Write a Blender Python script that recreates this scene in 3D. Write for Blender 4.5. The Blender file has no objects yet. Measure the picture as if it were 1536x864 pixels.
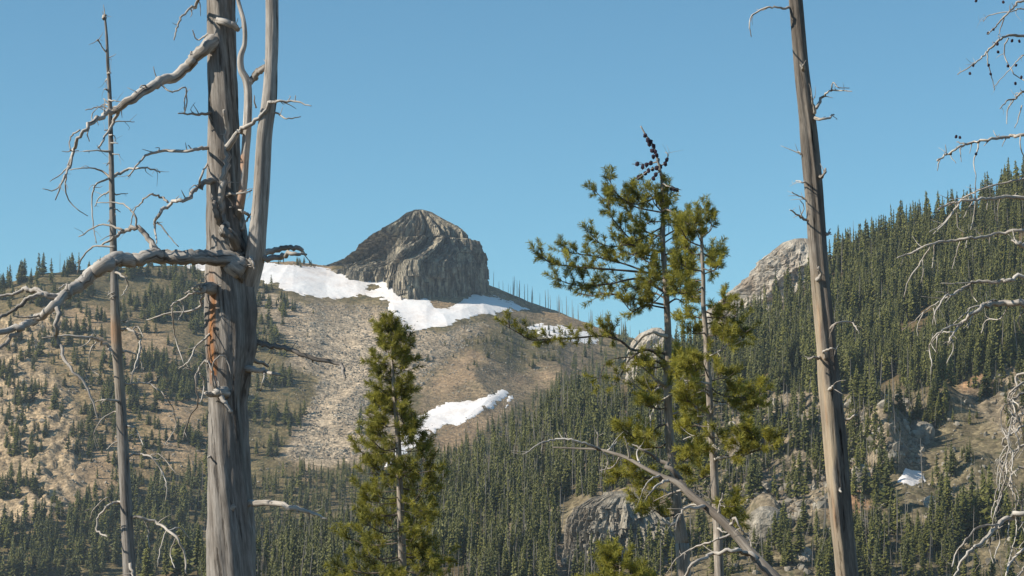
import bpy, math, random
import numpy as np
from mathutils import Vector

random.seed(7)
RNG = np.random.default_rng(7)
C = bpy.context.scene.collection
SC = bpy.context.scene

# ------------------------------------------------------------------ camera
F = 3613.0                       # focal length in photo pixels (1536 wide)
PITCH = math.radians(5.8)
EYE = 1.7
cam_d = bpy.data.cameras.new('camera')
cam = bpy.data.objects.new('camera', cam_d)
C.objects.link(cam)
cam_d.sensor_fit = 'HORIZONTAL'
cam_d.angle = 2 * math.atan(768 / F)
cam_d.clip_start = 0.1
cam_d.clip_end = 60000
cam.location = (0, 0, EYE)
cam.rotation_euler = (math.pi / 2 + PITCH, 0, 0)
SC.camera = cam

# ------------------------------------------------------------------ light
SUN_EL = math.radians(36)
SUN_AZ = math.atan2(-0.965, -0.26)          # bearing of the sun from +Y, left and a little behind
sun_dir = Vector((math.sin(SUN_AZ) * math.cos(SUN_EL), math.cos(SUN_AZ) * math.cos(SUN_EL), math.sin(SUN_EL)))
sd = bpy.data.lights.new('sun', 'SUN')
sd.energy = 5.0
sd.angle = math.radians(0.5)
sd.color = (1.0, 0.91, 0.77)
sun = bpy.data.objects.new('sun', sd)
C.objects.link(sun)
sun.rotation_euler = sun_dir.to_track_quat('Z', 'Y').to_euler()
sun.location = (-50, -20, 80)

W = bpy.data.worlds.new('World')
SC.world = W
W.use_nodes = True
wn = W.node_tree
bg = wn.nodes['Background']
sky = wn.nodes.new('ShaderNodeTexSky')
sky.sky_type = 'NISHITA'
sky.sun_disc = False
sky.sun_elevation = SUN_EL
sky.sun_rotation = SUN_AZ
sky.altitude = 2500
sky.air_density = 1.0
sky.dust_density = 0.3
sky.ozone_density = 3.0
tint = wn.nodes.new('ShaderNodeMix'); tint.data_type = 'RGBA'; tint.blend_type = 'MULTIPLY'
tint.inputs[0].default_value = 1.0
tint.inputs[7].default_value = (0.73, 1.06, 0.98, 1)
wn.links.new(sky.outputs[0], tint.inputs[6])
wn.links.new(tint.outputs[2], bg.inputs['Color'])
bg.inputs['Strength'].default_value = 0.112
SC.view_settings.view_transform = 'Standard'
SC.view_settings.look = 'None'
SC.view_settings.gamma = 1
SC.view_settings.exposure = 0.25
SC.view_settings.use_curve_mapping = False
SC.cycles.max_bounces = 5
SC.cycles.filter_width = 1.5
SC.cycles.volume_bounces = 0

# ------------------------------------------------------------------ numeric helpers
CP, SP = math.cos(PITCH), math.sin(PITCH)

def P(u, v, d):
    """photo pixel + distance along Y -> world point(s)"""
    u = np.asarray(u, float); v = np.asarray(v, float); d = np.asarray(d, float)
    a = (u - 768) / F; b = (432 - v) / F
    s = d / (CP - b * SP)
    return np.stack([a * s, d + 0 * s, EYE + s * (b * CP + SP)], -1)

def UV(x, y, z):
    zz = z - EYE
    f = y * CP + zz * SP
    up = -y * SP + zz * CP
    f = np.where(f < 1e-3, 1e-3, f)
    return 768 + F * x / f, 432 - F * up / f

def _h(ix, iy, iz, seed):
    with np.errstate(over='ignore'):
        n = (ix.astype(np.uint32) * np.uint32(374761393) + iy.astype(np.uint32) * np.uint32(668265263)
             + iz.astype(np.uint32) * np.uint32(2147483647) + np.uint32((seed * 974634777) & 0xffffffff))
        n = (n ^ (n >> np.uint32(13))) * np.uint32(1274126177)
        n = n ^ (n >> np.uint32(16))
        n = n * np.uint32(2246822519)
        n = n ^ (n >> np.uint32(15))
    return n.astype(np.float64) / 4294967295.0 * 2 - 1

def noise2(x, y, seed=0):
    xi = np.floor(x).astype(np.int64); yi = np.floor(y).astype(np.int64)
    fx = x - xi; fy = y - yi
    fx = fx * fx * fx * (fx * (fx * 6 - 15) + 10); fy = fy * fy * fy * (fy * (fy * 6 - 15) + 10)
    z = np.zeros_like(xi)
    a = _h(xi, yi, z, seed); b = _h(xi + 1, yi, z, seed)
    c = _h(xi, yi + 1, z, seed); d = _h(xi + 1, yi + 1, z, seed)
    return (a * (1 - fx) + b * fx) * (1 - fy) + (c * (1 - fx) + d * fx) * fy

def noise3(x, y, zc, seed=0):
    zi = np.floor(zc).astype(np.int64); fz = zc - zi
    fz = fz * fz * (3 - 2 * fz)
    xi = np.floor(x).astype(np.int64); yi = np.floor(y).astype(np.int64)
    fx = x - xi; fy = y - yi
    fx = fx * fx * (3 - 2 * fx); fy = fy * fy * (3 - 2 * fy)
    def pl(k):
        a = _h(xi, yi, k, seed); b = _h(xi + 1, yi, k, seed)
        c = _h(xi, yi + 1, k, seed); d = _h(xi + 1, yi + 1, k, seed)
        return (a * (1 - fx) + b * fx) * (1 - fy) + (c * (1 - fx) + d * fx) * fy
    return pl(zi) * (1 - fz) + pl(zi + 1) * fz

def fbm(x, y, octs=4, seed=0, gain=0.5):
    s = 0; a = 1; t = 0
    for o in range(octs):
        s = s + a * noise2(x * 2 ** o + 17.3 * o, y * 2 ** o - 9.1 * o, seed + o); t += a; a *= gain
    return s / t

def fbm3(x, y, z, octs=3, seed=0, gain=0.5):
    s = 0; a = 1; t = 0
    for o in range(octs):
        s = s + a * noise3(x * 2 ** o + 7.3 * o, y * 2 ** o - 3.1 * o, z * 2 ** o, seed + o); t += a; a *= gain
    return s / t

def ridged(x, y, octs=4, seed=0):
    s = 0; a = 1; t = 0
    for o in range(octs):
        s = s + a * (1 - 2 * np.abs(noise2(x * 2 ** o + 5.1 * o, y * 2 ** o + 3.7 * o, seed + o))); t += a; a *= 0.5
    return s / t

def sdf(poly, u, v):
    """signed distance in photo pixels, positive inside"""
    p = np.array(poly, float); n = len(p)
    best = np.full(u.shape, 1e18); ins = np.zeros(u.shape, bool)
    for i in range(n):
        ax, ay = p[i]; bx, by = p[(i + 1) % n]
        ex, ey = bx - ax, by - ay
        wx, wy = u - ax, v - ay
        t = np.clip((wx * ex + wy * ey) / (ex * ex + ey * ey + 1e-9), 0, 1)
        dx, dy = wx - ex * t, wy - ey * t
        best = np.minimum(best, dx * dx + dy * dy)
        c = (ay > v) != (by > v)
        with np.errstate(divide='ignore', invalid='ignore'):
            xx = ex * (v - ay) / (ey if ey != 0 else 1e-9) + ax
        ins ^= c & (u < xx)
    dd = np.sqrt(best)
    return np.where(ins, dd, -dd)

def sstep(a, b, x):
    t = np.clip((x - a) / (b - a), 0, 1)
    return t * t * (3 - 2 * t)

# ------------------------------------------------------------------ terrain
def key(lst):
    a = np.array(lst, float)
    w = P(a[:, 0], a[:, 1], a[:, 2])
    t = w[:, 0] / w[:, 1]
    o = np.argsort(t)
    return t[o], w[o, 1], w[o, 2]

M_RIDGE = key([(-900, 470, 1350), (-400, 445, 1400), (-100, 440, 1430), (0, 430, 1450), (60, 416, 1460), (110, 412, 1470), (180, 405, 1490),
               (260, 398, 1520), (300, 396, 1540), (390, 393, 1570), (440, 392, 1580), (490, 399, 1590), (560, 402, 1600),
               (640, 405, 1600), (725, 424, 1590), (760, 438, 1585), (800, 455, 1580), (850, 474, 1570), (900, 492, 1560),
               (950, 507, 1550), (1010, 522, 1540), (1100, 540, 1530), (1300, 570, 1500), (1800, 600, 1450), (2300, 620, 1400)])
M_FOOT = key([(-900, 900, 1040), (0, 885, 1050), (400, 885, 1060), (800, 890, 1080), (1200, 900, 1080), (2300, 900, 1080)])
R_RIDGE = key([(2300, 60, 900), (1800, 170, 900), (1600, 250, 900), (1536, 283, 900), (1440, 322, 900), (1380, 342, 895),
               (1300, 375, 885), (1240, 400, 875), (1190, 442, 865), (1140, 478, 855), (1090, 508, 845), (1040, 530, 835), (1000, 542, 825),
               (940, 570, 815), (870, 598, 800), (820, 630, 790), (770, 656, 780), (700, 700, 770), (640, 735, 760),
               (560, 775, 750), (480, 800, 745), (400, 822, 740), (300, 850, 735), (200, 880, 730), (0, 920, 720), (-900, 1000, 700)])
R_FOOT = key([(2300, 880, 570), (1536, 880, 560), (1000, 880, 560), (700, 880, 580), (400, 890, 590), (-900, 1040, 600)])

def hill(t, Y, ridge, foot, bend, back):
    yr = np.interp(t, ridge[0], ridge[1]); zr = np.interp(t, ridge[0], ridge[2])
    yf = np.interp(t, foot[0], foot[1]); zf = np.interp(t, foot[0], foot[2])
    s = (Y - yf) / (yr - yf)
    sc = np.clip(s, -1.5, 1)
    f = np.where(sc > 0, sc + bend * sc * (1 - sc), sc * 0.6)
    z = zf + (zr - zf) * f
    z = z - np.maximum(Y - yr, 0) * back
    return z

KNOLLS = [  # u, v(top), Y, height, half-width m, half-depth m
    (1160, 610, 662, 13, 11, 15), (1205, 640, 650, 6, 5, 9), (1300, 625, 668, 13, 9, 13), (1325, 660, 652, 10, 5, 10), (1500, 575, 700, 10, 14, 16),
    (1410, 640, 676, 9, 7, 10), (1290, 735, 622, 5, 4, 6), (1140, 750, 612, 5, 5, 8), (1450, 740, 630, 5, 6, 9), (1334, 700, 637, 8, 3.8, 8)]  # last knoll added to throw shade on the small snow patch

def Zbase(X, Y):
    Yc = np.maximum(Y, 1.0)
    t = np.clip(X / Yc, -0.62, 0.62)
    m = hill(t, Yc, M_RIDGE, M_FOOT, 0.10, 0.45)
    r = hill(t, Yc, R_RIDGE, R_FOOT, 0.05, 0.55)
    near = np.interp(Y, [-400, -60, 0, 10, 25, 60, 120, 250, 400, 520, 3000], [60, 12, 0, -1.2, -4.5, -13, -26, -42, -46, -40, -40])
    side = np.clip((np.abs(X) - 0.35 * Yc - 10) / 200, 0, 1)
    near = near + side * 10
    k = 6.0
    mx = np.maximum(m, r)
    z = mx + k * np.log1p(np.exp(-np.abs(m - r) / k)) * 0.5
    z = np.maximum(z, near)
    far = sstep(1750, 2600, Y)
    z = z * (1 - far) + (30 + 60 * fbm(X / 900, Y / 900, 3, 51)) * far
    fr = sstep(0.62, 0.5, np.abs(X) / Yc) * sstep(20, 80, Y)
    z = z * fr + np.maximum(near, -40) * (1 - fr)
    for (u, v, ky, h, hw, hd) in KNOLLS:
        kx = float(P(u, v, ky)[0])
        z = z + h * np.exp(-((X - kx) / hw) ** 2 - ((Y - ky) / hd) ** 2)
    return z

def Zmeso(X, Y):
    """gullies, ribs: folded into the smooth base"""
    a = sstep(420, 560, Y) * sstep(1900, 1650, Y)
    mzone = sstep(950, 1060, Y)
    top = sstep(1560, 1440, Y)
    gull = ridged(X / 55 + 0.35 * fbm(X / 80, Y / 80, 2, 3), Y / 190, 3, 11)
    z = a * mzone * (3.2 * gull * (0.3 + 0.7 * top) + 2.0 * fbm(X / 45, Y / 45, 3, 21) * (0.3 + 0.7 * top))
    low = a * (1 - mzone) * sstep(880, 760, Y)
    z = z + low * (3.2 * fbm(X / 26, Y / 34, 3, 31) + 1.4 * ridged(X / 18, Y / 22, 2, 33) - 0.8)
    z = z + a * (1 - mzone) * sstep(760, 860, Y) * 1.5 * fbm(X / 40, Y / 40, 2, 35)
    z = z + sstep(4, 40, np.abs(Y)) * sstep(520, 300, Y) * 1.2 * fbm(X / 25, Y / 25, 3, 41)
    return z

OUTCROP_POLYS = [
    [(-300, 560), (0, 520), (60, 540), (110, 600), (130, 680), (110, 750), (60, 790), (0, 800), (-300, 800)],
    [(0, 480), (90, 470), (110, 500), (60, 530), (0, 520)],
    [(1100, 600), (1160, 585), (1230, 590), (1260, 640), (1250, 760), (1180, 800), (1090, 740)],
    [(1270, 600), (1340, 590), (1400, 640), (1380, 700), (1280, 720)],
    [(1430, 600), (1500, 550), (1800, 520), (1800, 660), (1500, 650)],
    [(850, 780), (900, 735), (980, 735), (1010, 790), (1000, 900), (840, 900)],
    [(760, 790), (830, 740), (850, 860), (750, 900)]]

def rockmask(X, Y, Z):
    u, v = UV(X, Y, Z)
    m = np.zeros(X.shape)
    for p in OUTCROP_POLYS:
        m = np.maximum(m, sstep(-14, 14, sdf(p, u, v)))
    return m * sstep(480, 540, Y)

def Zfine(X, Y, rk):
    a = sstep(420, 560, Y) * sstep(1900, 1650, Y)
    f = 0.55 * fbm(X / 5.5, Y / 5.5, 3, 61)
    rock = 2.6 * np.abs(fbm(X / 9, Y / 13, 3, 71)) * 1.6 + 1.5 * ridged(X / 5, Y / 8, 2, 73)
    return a * (f + rk * rock * np.where(Y < 950, 0.55, 1.0))

def Zall(X, Y):
    zb = Zbase(X, Y) + Zmeso(X, Y)
    rk = rockmask(X, Y, zb)
    return zb + Zfine(X, Y, rk), zb, rk

# table for finding the first visible ground point of a pixel
TT = np.arange(-0.36, 0.36, 0.0009)
TY = np.concatenate([np.arange(460, 920, 1.0), np.arange(920, 1050, 3.0), np.arange(1050, 1640, 1.0)])
gT, gY = np.meshgrid(TT, TY, indexing='ij')
gX = gT * gY
gZ, gZb, _ = Zall(gX, gY)
gE = np.maximum.accumulate((gZ - EYE) / gY, axis=1)

def hit(u, v):
    """world points of the first ground seen at photo pixel (nan where sky)"""
    u = np.asarray(u, float); v = np.asarray(v, float)
    w = P(u, v, np.ones_like(u))
    t = w[..., 0]; e = w[..., 2] - EYE
    ci = np.clip(np.round((t - TT[0]) / 0.0009).astype(int), 0, len(TT) - 1)
    out = np.full(u.shape + (3,), np.nan)
    for k in np.unique(ci):
        s = np.where(ci == k)[0]
        j = np.searchsorted(gE[k], e[s])
        ok = j < len(TY)
        yy = TY[np.minimum(j, len(TY) - 1)] + RNG.random(len(s)) * 0.8
        q = np.stack([t[s] * yy, yy, 0 * yy], -1)
        q[~ok] = np.nan
        out[s] = q
    g = ~np.isnan(out[:, 0])
    z, _, _ = Zall(out[g, 0], out[g, 1])
    out[g, 2] = z
    return out

def gz(x, y):
    return float(Zall(np.array([float(x)]), np.array([float(y)]))[0][0])

# ------------------------------------------------------------------ mesh helpers
def mesh_np(name, V, F3=None, F4=None, mats=(), m3=None, m4=None, smooth=False, attrs=None):
    me = bpy.data.meshes.new(name)
    F3 = np.zeros((0, 3), int) if F3 is None else np.asarray(F3, int).reshape(-1, 3)
    F4 = np.zeros((0, 4), int) if F4 is None else np.asarray(F4, int).reshape(-1, 4)
    V = np.asarray(V, np.float32)
    n3, n4 = len(F3), len(F4)
    me.vertices.add(len(V))
    me.vertices.foreach_set('co', V.ravel())
    me.loops.add(n3 * 3 + n4 * 4)
    me.loops.foreach_set('vertex_index', np.concatenate([F3.ravel(), F4.ravel()]).astype(np.int32))
    me.polygons.add(n3 + n4)
    ls = np.concatenate([np.arange(n3) * 3, n3 * 3 + np.arange(n4) * 4]).astype(np.int32)
    me.polygons.foreach_set('loop_start', ls)
    if m3 is not None or m4 is not None:
        mi = np.concatenate([np.zeros(n3, int) if m3 is None else m3, np.zeros(n4, int) if m4 is None else m4]).astype(np.int32)
        me.polygons.foreach_set('material_index', mi)
    me.polygons.foreach_set('use_smooth', np.full(n3 + n4, bool(smooth)))
    for m in mats:
        me.materials.append(m)
    for k, a in (attrs or {}).items():
        a = np.asarray(a, np.float32)
        if a.ndim == 1:
            at = me.attributes.new(k, 'FLOAT', 'POINT'); at.data.foreach_set('value', a)
        elif a.shape[1] == 3:
            at = me.attributes.new(k, 'FLOAT_VECTOR', 'POINT'); at.data.foreach_set('vector', a.ravel())
        else:
            at = me.attributes.new(k, 'FLOAT_COLOR', 'POINT'); at.data.foreach_set('color', a.ravel())
    me.update(calc_edges=True)
    me.validate()
    return me

def link(name, me, parent=None):
    o = bpy.data.objects.new(name, me)
    C.objects.link(o)
    if parent is not None:
        o.parent = parent
    return o

def tag(o, label, cat, group=None, kind=None):
    if label: o['label'] = label
    if cat: o['category'] = cat
    if group: o['group'] = group
    if kind: o['kind'] = kind
    return o

def empty(name, loc, label, cat, group=None):
    o = bpy.data.objects.new(name, None)
    o.empty_display_size = 0.3
    o.location = loc
    C.objects.link(o)
    return tag(o, label, cat, group)

class Acc:
    """collects pieces into one mesh"""
    def __init__(s):
        s.V = []; s.F3 = []; s.F4 = []; s.A = {}; s.n = 0; s.m3 = []; s.m4 = []
    def add(s, V, F3=None, F4=None, mat=0, **attrs):
        V = np.asarray(V, float)
        s.V.append(V)
        if F3 is not None and len(F3):
            s.F3.append(np.asarray(F3, int) + s.n); s.m3.append(np.full(len(F3), mat))
        if F4 is not None and len(F4):
            s.F4.append(np.asarray(F4, int) + s.n); s.m4.append(np.full(len(F4), mat))
        for k, a in attrs.items():
            s.A.setdefault(k, []).append(np.asarray(a, float))
        s.n += len(V)
    def mesh(s, name, mats, smooth=False, off=None):
        V = np.concatenate(s.V)
        if off is not None: V = V - np.asarray(off)
        F3 = np.concatenate(s.F3) if s.F3 else None
        F4 = np.concatenate(s.F4) if s.F4 else None
        return mesh_np(name, V, F3, F4, mats, np.concatenate(s.m3) if s.m3 else None,
                       np.concatenate(s.m4) if s.m4 else None, smooth, {k: np.concatenate(a) for k, a in s.A.items()})

# ------------------------------------------------------------------ materials
def new_mat(name):
    m = bpy.data.materials.new(name); m.use_nodes = True
    nt = m.node_tree
    b = nt.nodes['Principled BSDF']
    b.inputs['Roughness'].default_value = 0.9
    b.inputs['Specular IOR Level'].default_value = 0.15
    return m, nt, b

class NB:
    def __init__(s, nt): s.nt = nt
    def n(s, t, **kw):
        x = s.nt.nodes.new(t)
        for k, v in kw.items():
            if k.startswith('i_'):
                x.inputs[k[2:].replace('_', ' ')].default_value = v
            else: setattr(x, k, v)
        return x
    def l(s, a, b): s.nt.links.new(a, b)
    def attr(s, name, out='Vector'):
        a = s.n('ShaderNodeAttribute', attribute_name=name); return a.outputs[out]
    def noise(s, vec, scale, detail=4, rough=0.55):
        x = s.n('ShaderNodeTexNoise'); x.inputs['Scale'].default_value = scale
        x.inputs['Detail'].default_value = detail; x.inputs['Roughness'].default_value = rough
        if vec is not None: s.l(vec, x.inputs['Vector'])
        return x.outputs['Fac']
    def voro(s, vec, scale, out='Color'):
        x = s.n('ShaderNodeTexVoronoi'); x.inputs['Scale'].default_value = scale
        s.l(vec, x.inputs['Vector']); return x.outputs[out]
    def ramp(s, f, stops):
        r = s.n('ShaderNodeValToRGB')
        e = r.color_ramp.elements
        while len(e) < len(stops): e.new(0.5)
        for k, (p, c) in enumerate(stops):
            e[k].position = p; e[k].color = (*c, 1) if len(c) == 3 else c
        s.l(f, r.inputs[0]); return r.outputs[0]
    def rng(s, f, a, b, c, d):
        m = s.n('ShaderNodeMapRange'); s.l(f, m.inputs[0])
        for i, v in zip((1, 2, 3, 4), (a, b, c, d)): m.inputs[i].default_value = v
        return m.outputs[0]
    def math(s, op, a, b=None):
        m = s.n('ShaderNodeMath', operation=op)
        for i, v in enumerate((a, b)):
            if v is None: continue
            if isinstance(v, (int, float)): m.inputs[i].default_value = v
            else: s.l(v, m.inputs[i])
        return m.outputs[0]
    def mix(s, f, a, b, mode='MIX'):
        m = s.n('ShaderNodeMix', data_type='RGBA', blend_type=mode)
        for i, v in ((0, f), (6, a), (7, b)):
            if isinstance(v, (int, float)): m.inputs[i].default_value = v
            elif isinstance(v, tuple): m.inputs[i].default_value = (*v, 1) if len(v) == 3 else v
            else: s.l(v, m.inputs[i])
        return m.outputs[2]
    def vmul(s, v, k):
        m = s.n('ShaderNodeVectorMath', operation='MULTIPLY'); s.l(v, m.inputs[0]); m.inputs[1].default_value = k
        return m.outputs[0]
    def bump(s, h, dist, strength=1.0):
        b = s.n('ShaderNodeBump'); b.inputs['Distance'].default_value = dist; b.inputs['Strength'].default_value = strength
        s.l(h, b.inputs['Height']); return b.outputs[0]
    def obj(s): return s.n('ShaderNodeTexCoord').outputs['Object']

def mat_ground():
    m, nt, b = new_mat('mountain_ground'); k = NB(nt)
    o = k.obj()
    col = k.attr('zcol', 'Color'); gr = k.attr('grain', 'Fac')
    n1 = k.noise(o, 0.05, 5); n2 = k.noise(o, 0.35, 4, 0.65); n3 = k.noise(o, 1.6, 3, 0.6)
    v1 = k.voro(o, 0.75); 
    sp = k.n('ShaderNodeSeparateColor'); k.l(v1, sp.inputs[0])
    vv = k.rng(sp.outputs[0], 0, 1, 0.62, 1.45)
    f1 = k.rng(n1, 0.3, 0.7, 0.75, 1.25); f2 = k.rng(n2, 0.3, 0.7, 0.6, 1.4); f3 = k.rng(n3, 0.3, 0.7, 0.75, 1.25)
    f = k.math('MULTIPLY', k.math('MULTIPLY', f1, f2), f3)
    g = k.math('ADD', k.math('MULTIPLY', k.math('SUBTRACT', vv, 1.0), gr), 1.0)
    f = k.math('MULTIPLY', f, g)
    col = k.mix(1.0, col, (1.18, 1.06, 0.92), 'MULTIPLY')
    c = k.mix(1.0, col, k.n('ShaderNodeCombineColor').outputs[0], 'MULTIPLY')
    cc = [x for x in nt.nodes if x.bl_idname == 'ShaderNodeCombineColor'][0]
    for i in range(3): k.l(f, cc.inputs[i])
    # scattered dry tufts and green scrub
    scr = k.rng(k.noise(o, 0.22, 6, 0.7), 0.52, 0.62, 0, 1)
    sc = k.math('MULTIPLY', scr, k.attr('scrub', 'Fac'))
    c = k.mix(sc, c, (0.06, 0.065, 0.03))
    k.l(c, b.inputs['Base Color'])
    hh = k.math('ADD', k.math('MULTIPLY', k.voro(o, 0.75, 'Distance'), -0.7), k.math('MULTIPLY', n3, 0.6))
    k.l(k.bump(hh, 0.5, 0.8), b.inputs['Normal'])
    return m

def mat_rock(name, cols, streak=(0.25, 0.25, 0.05), scale=1.0, bump=1.0, stain=0.5, staincol=(0.07, 0.065, 0.055), rr=(0.3, 0.7)):
    m, nt, b = new_mat(name); k = NB(nt)
    o = k.obj()
    st = k.vmul(o, tuple(s * scale for s in streak))
    n1 = k.noise(st, 1.0, 6, 0.65); n2 = k.noise(o, 0.5 * scale, 5, 0.65); n3 = k.noise(o, 0.08 * scale, 3)
    c = k.ramp(n1, [(rr[0], cols[0]), (0.5, cols[1]), (rr[1], cols[2])])
    f = k.rng(n2, 0.3, 0.7, 0.65, 1.35)
    cc = k.n('ShaderNodeCombineColor')
    for i in range(3): k.l(f, cc.inputs[i])
    c = k.mix(1.0, c, cc.outputs[0], 'MULTIPLY')
    c = k.mix(k.rng(n3, 0.48, 0.62, 0, stain), c, staincol)
    k.l(c, b.inputs['Base Color'])
    h = k.math('ADD', n1, k.math('MULTIPLY', n2, 0.6))
    k.l(k.bump(h, bump, 1.0), b.inputs['Normal'])
    return m

def mat_snow():
    m, nt, b = new_mat('old_snow'); k = NB(nt)
    o = k.obj()
    n = k.noise(o, 0.06, 5, 0.6); n2 = k.noise(o, 0.6, 4, 0.6)
    c = k.ramp(n, [(0.35, (0.93, 0.91, 0.89)), (0.55, (0.91, 0.86, 0.83)), (0.72, (0.78, 0.70, 0.64))])
    f = k.rng(n2, 0.3, 0.7, 0.95, 1.0)
    cc = k.n('ShaderNodeCombineColor')
    for i in range(3): k.l(f, cc.inputs[i])
    c = k.mix(1.0, c, cc.outputs[0], 'MULTIPLY')
    k.l(c, b.inputs['Base Color'])
    k.l(k.bump(n2, 0.35, 0.6), b.inputs['Normal'])
    b.inputs['Roughness'].default_value = 0.7
    return m

def mat_leaf(name, dark, light, rand=0.5, transl=0.0):
    """foliage: per-tree and per-clump tint"""
    m, nt, b = new_mat(name); k = NB(nt)
    t = k.attr('tint', 'Fac')
    r = k.n('ShaderNodeObjectInfo').outputs['Random']
    f = k.math('ADD', k.math('MULTIPLY', t, 1 - rand), k.math('MULTIPLY', r, rand))
    c = k.mix(f, dark, light)
    rust = k.rng(t, 0.975, 0.98, 0, 1)
    if rand > 0: c = k.mix(rust, c, (0.10, 0.045, 0.025))
    k.l(c, b.inputs['Base Color'])
    b.inputs['Roughness'].default_value = 0.6
    b.inputs['Specular IOR Level'].default_value = 0.25
    if transl > 0:
        tr = k.n('ShaderNodeBsdfTranslucent'); k.l(c, tr.inputs['Color'])
        mx = k.n('ShaderNodeMixShader'); mx.inputs[0].default_value = transl
        k.l(b.outputs[0], mx.inputs[1]); k.l(tr.outputs[0], mx.inputs[2])
        k.l(mx.outputs[0], nt.nodes['Material Output'].inputs['Surface'])
    return m

def mat_wood(name, cols, orange=(0.42, 0.17, 0.05), bark=(0.1, 0.08, 0.065), barkamt=0.4, crack=0.45, bumpd=0.008):
    """weathered wood: the grain follows the stem (attribute gr = around, around, along in metres)"""
    m, nt, b = new_mat(name); k = NB(nt)
    g = k.attr('gr')
    g1 = k.vmul(g, (1, 1, 0.06)); g2 = k.vmul(g, (1, 1, 0.25)); g3 = k.vmul(g, (1, 1, 0.12))
    n1 = k.noise(g1, 28, 6, 0.65); n2 = k.noise(g2, 5, 4); n3 = k.noise(g3, 70, 3, 0.6)
    c = k.ramp(n1, [(0.28, cols[0]), (0.48, cols[1]), (0.7, cols[2])])
    f = k.rng(n3, 0.3, 0.7, 0.75, 1.2)
    cc = k.n('ShaderNodeCombineColor')
    for i in range(3): k.l(f, cc.inputs[i])
    c = k.mix(1.0, c, cc.outputs[0], 'MULTIPLY')
    c = k.mix(k.rng(n2, 0.45, 0.62, 0, barkamt), c, bark)
    cr = k.rng(k.noise(g1, 14, 5, 0.7), 0.36, 0.40, 1, 0)
    c = k.mix(k.math('MULTIPLY', cr, crack), c, (0.03, 0.025, 0.02))
    og = k.attr('org', 'Fac')
    og = k.math('MULTIPLY', og, k.rng(n1, 0.35, 0.55, 0.4, 1.0))
    c = k.mix(og, c, orange)
    pl = k.attr('pale', 'Fac')
    c = k.mix(k.math('MULTIPLY', pl, k.rng(n2, 0.35, 0.55, 1, 0.5)), c, k.mix(n1, (0.30, 0.22, 0.14), (0.62, 0.52, 0.38)))
    k.l(c, b.inputs['Base Color'])
    b.inputs['Roughness'].default_value = 0.75
    h = k.math('SUBTRACT', k.math('ADD', n1, k.math('MULTIPLY', n3, 0.3)), k.math('MULTIPLY', cr, 0.8))
    k.l(k.bump(h, bumpd, 1.0), b.inputs['Normal'])
    return m

G_MAT = mat_ground()
HORN_MAT = mat_rock('dark_peak_rock', [(0.075, 0.068, 0.055), (0.215, 0.187, 0.14), (0.46, 0.395, 0.285)], (0.34, 0.34, 0.04), 1.0, 2.0, 0.6, rr=(0.40, 0.60))  # rock streaks, contrast raised in the colour to stand in for shade between ribs
PALE_MAT = mat_rock('pale_granite', [(0.30, 0.26, 0.21), (0.44, 0.39, 0.32), (0.58, 0.52, 0.44)], (0.25, 0.25, 0.10), 1.0, 1.0, 0.5, (0.24, 0.16, 0.10))
GRAN_MAT = mat_rock('grey_granite', [(0.15, 0.135, 0.115), (0.28, 0.25, 0.20), (0.46, 0.41, 0.33)], (0.5, 0.5, 0.16), 1.0, 0.8, 0.5, (0.13, 0.10, 0.07))
RUB_MAT = mat_rock('broken_rock', [(0.15, 0.13, 0.105), (0.28, 0.25, 0.20), (0.50, 0.455, 0.375)], (0.12, 0.12, 0.12), 1.0, 0.4, 0.3, (0.20, 0.15, 0.105))
SNOW_MAT = mat_snow()
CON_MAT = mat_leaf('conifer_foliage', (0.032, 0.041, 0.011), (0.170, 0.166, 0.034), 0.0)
CON_MAT_I = mat_leaf('conifer_foliage_single', (0.032, 0.041, 0.011), (0.170, 0.166, 0.034), 0.55)
NEEDLE_MAT = mat_leaf('pine_needles', (0.10, 0.112, 0.026), (0.50, 0.46, 0.085), 0.0, 0.38)
TWIGBARK = mat_wood('pine_bark', [(0.22, 0.18, 0.145), (0.36, 0.31, 0.26), (0.54, 0.48, 0.41)], barkamt=0.4)
PINELIMB_MAT = mat_wood('dark_pine_limb', [(0.08, 0.065, 0.05), (0.15, 0.125, 0.10), (0.26, 0.22, 0.18)], barkamt=0.5)
SNAG_MAT = mat_wood('silver_snag_wood', [(0.13, 0.115, 0.10), (0.27, 0.245, 0.22), (0.42, 0.39, 0.355)], barkamt=0.35)
LIMB_MAT = mat_wood('silver_limb_wood', [(0.24, 0.215, 0.19), (0.46, 0.425, 0.385), (0.64, 0.60, 0.55)], barkamt=0.35)
POLE_MAT = mat_wood('brown_snag_wood', [(0.11, 0.095, 0.08), (0.215, 0.19, 0.163), (0.34, 0.305, 0.262)], barkamt=0.6, crack=1.0, bumpd=0.014)
TWIG_MAT = mat_wood('pale_twig_wood', [(0.30, 0.265, 0.23), (0.52, 0.475, 0.42), (0.70, 0.66, 0.59)], barkamt=0.45, bark=(0.16, 0.12, 0.09))
def mat_plain(name, col, var=0.3):
    m, nt, b = new_mat(name); k = NB(nt)
    n = k.noise(k.obj(), 0.9, 4)
    c = k.mix(n, tuple(x * (1 - var) for x in col), tuple(x * (1 + var) for x in col))
    k.l(c, b.inputs['Base Color'])
    return m
STEM_MAT = mat_plain('conifer_stem', (0.13, 0.10, 0.075))
FARSNAG_MAT = mat_plain('far_dead_wood', (0.24, 0.215, 0.185), 0.4)
CONE_MAT = mat_plain('cone_scales', (0.045, 0.032, 0.045), 0.4)

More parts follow.
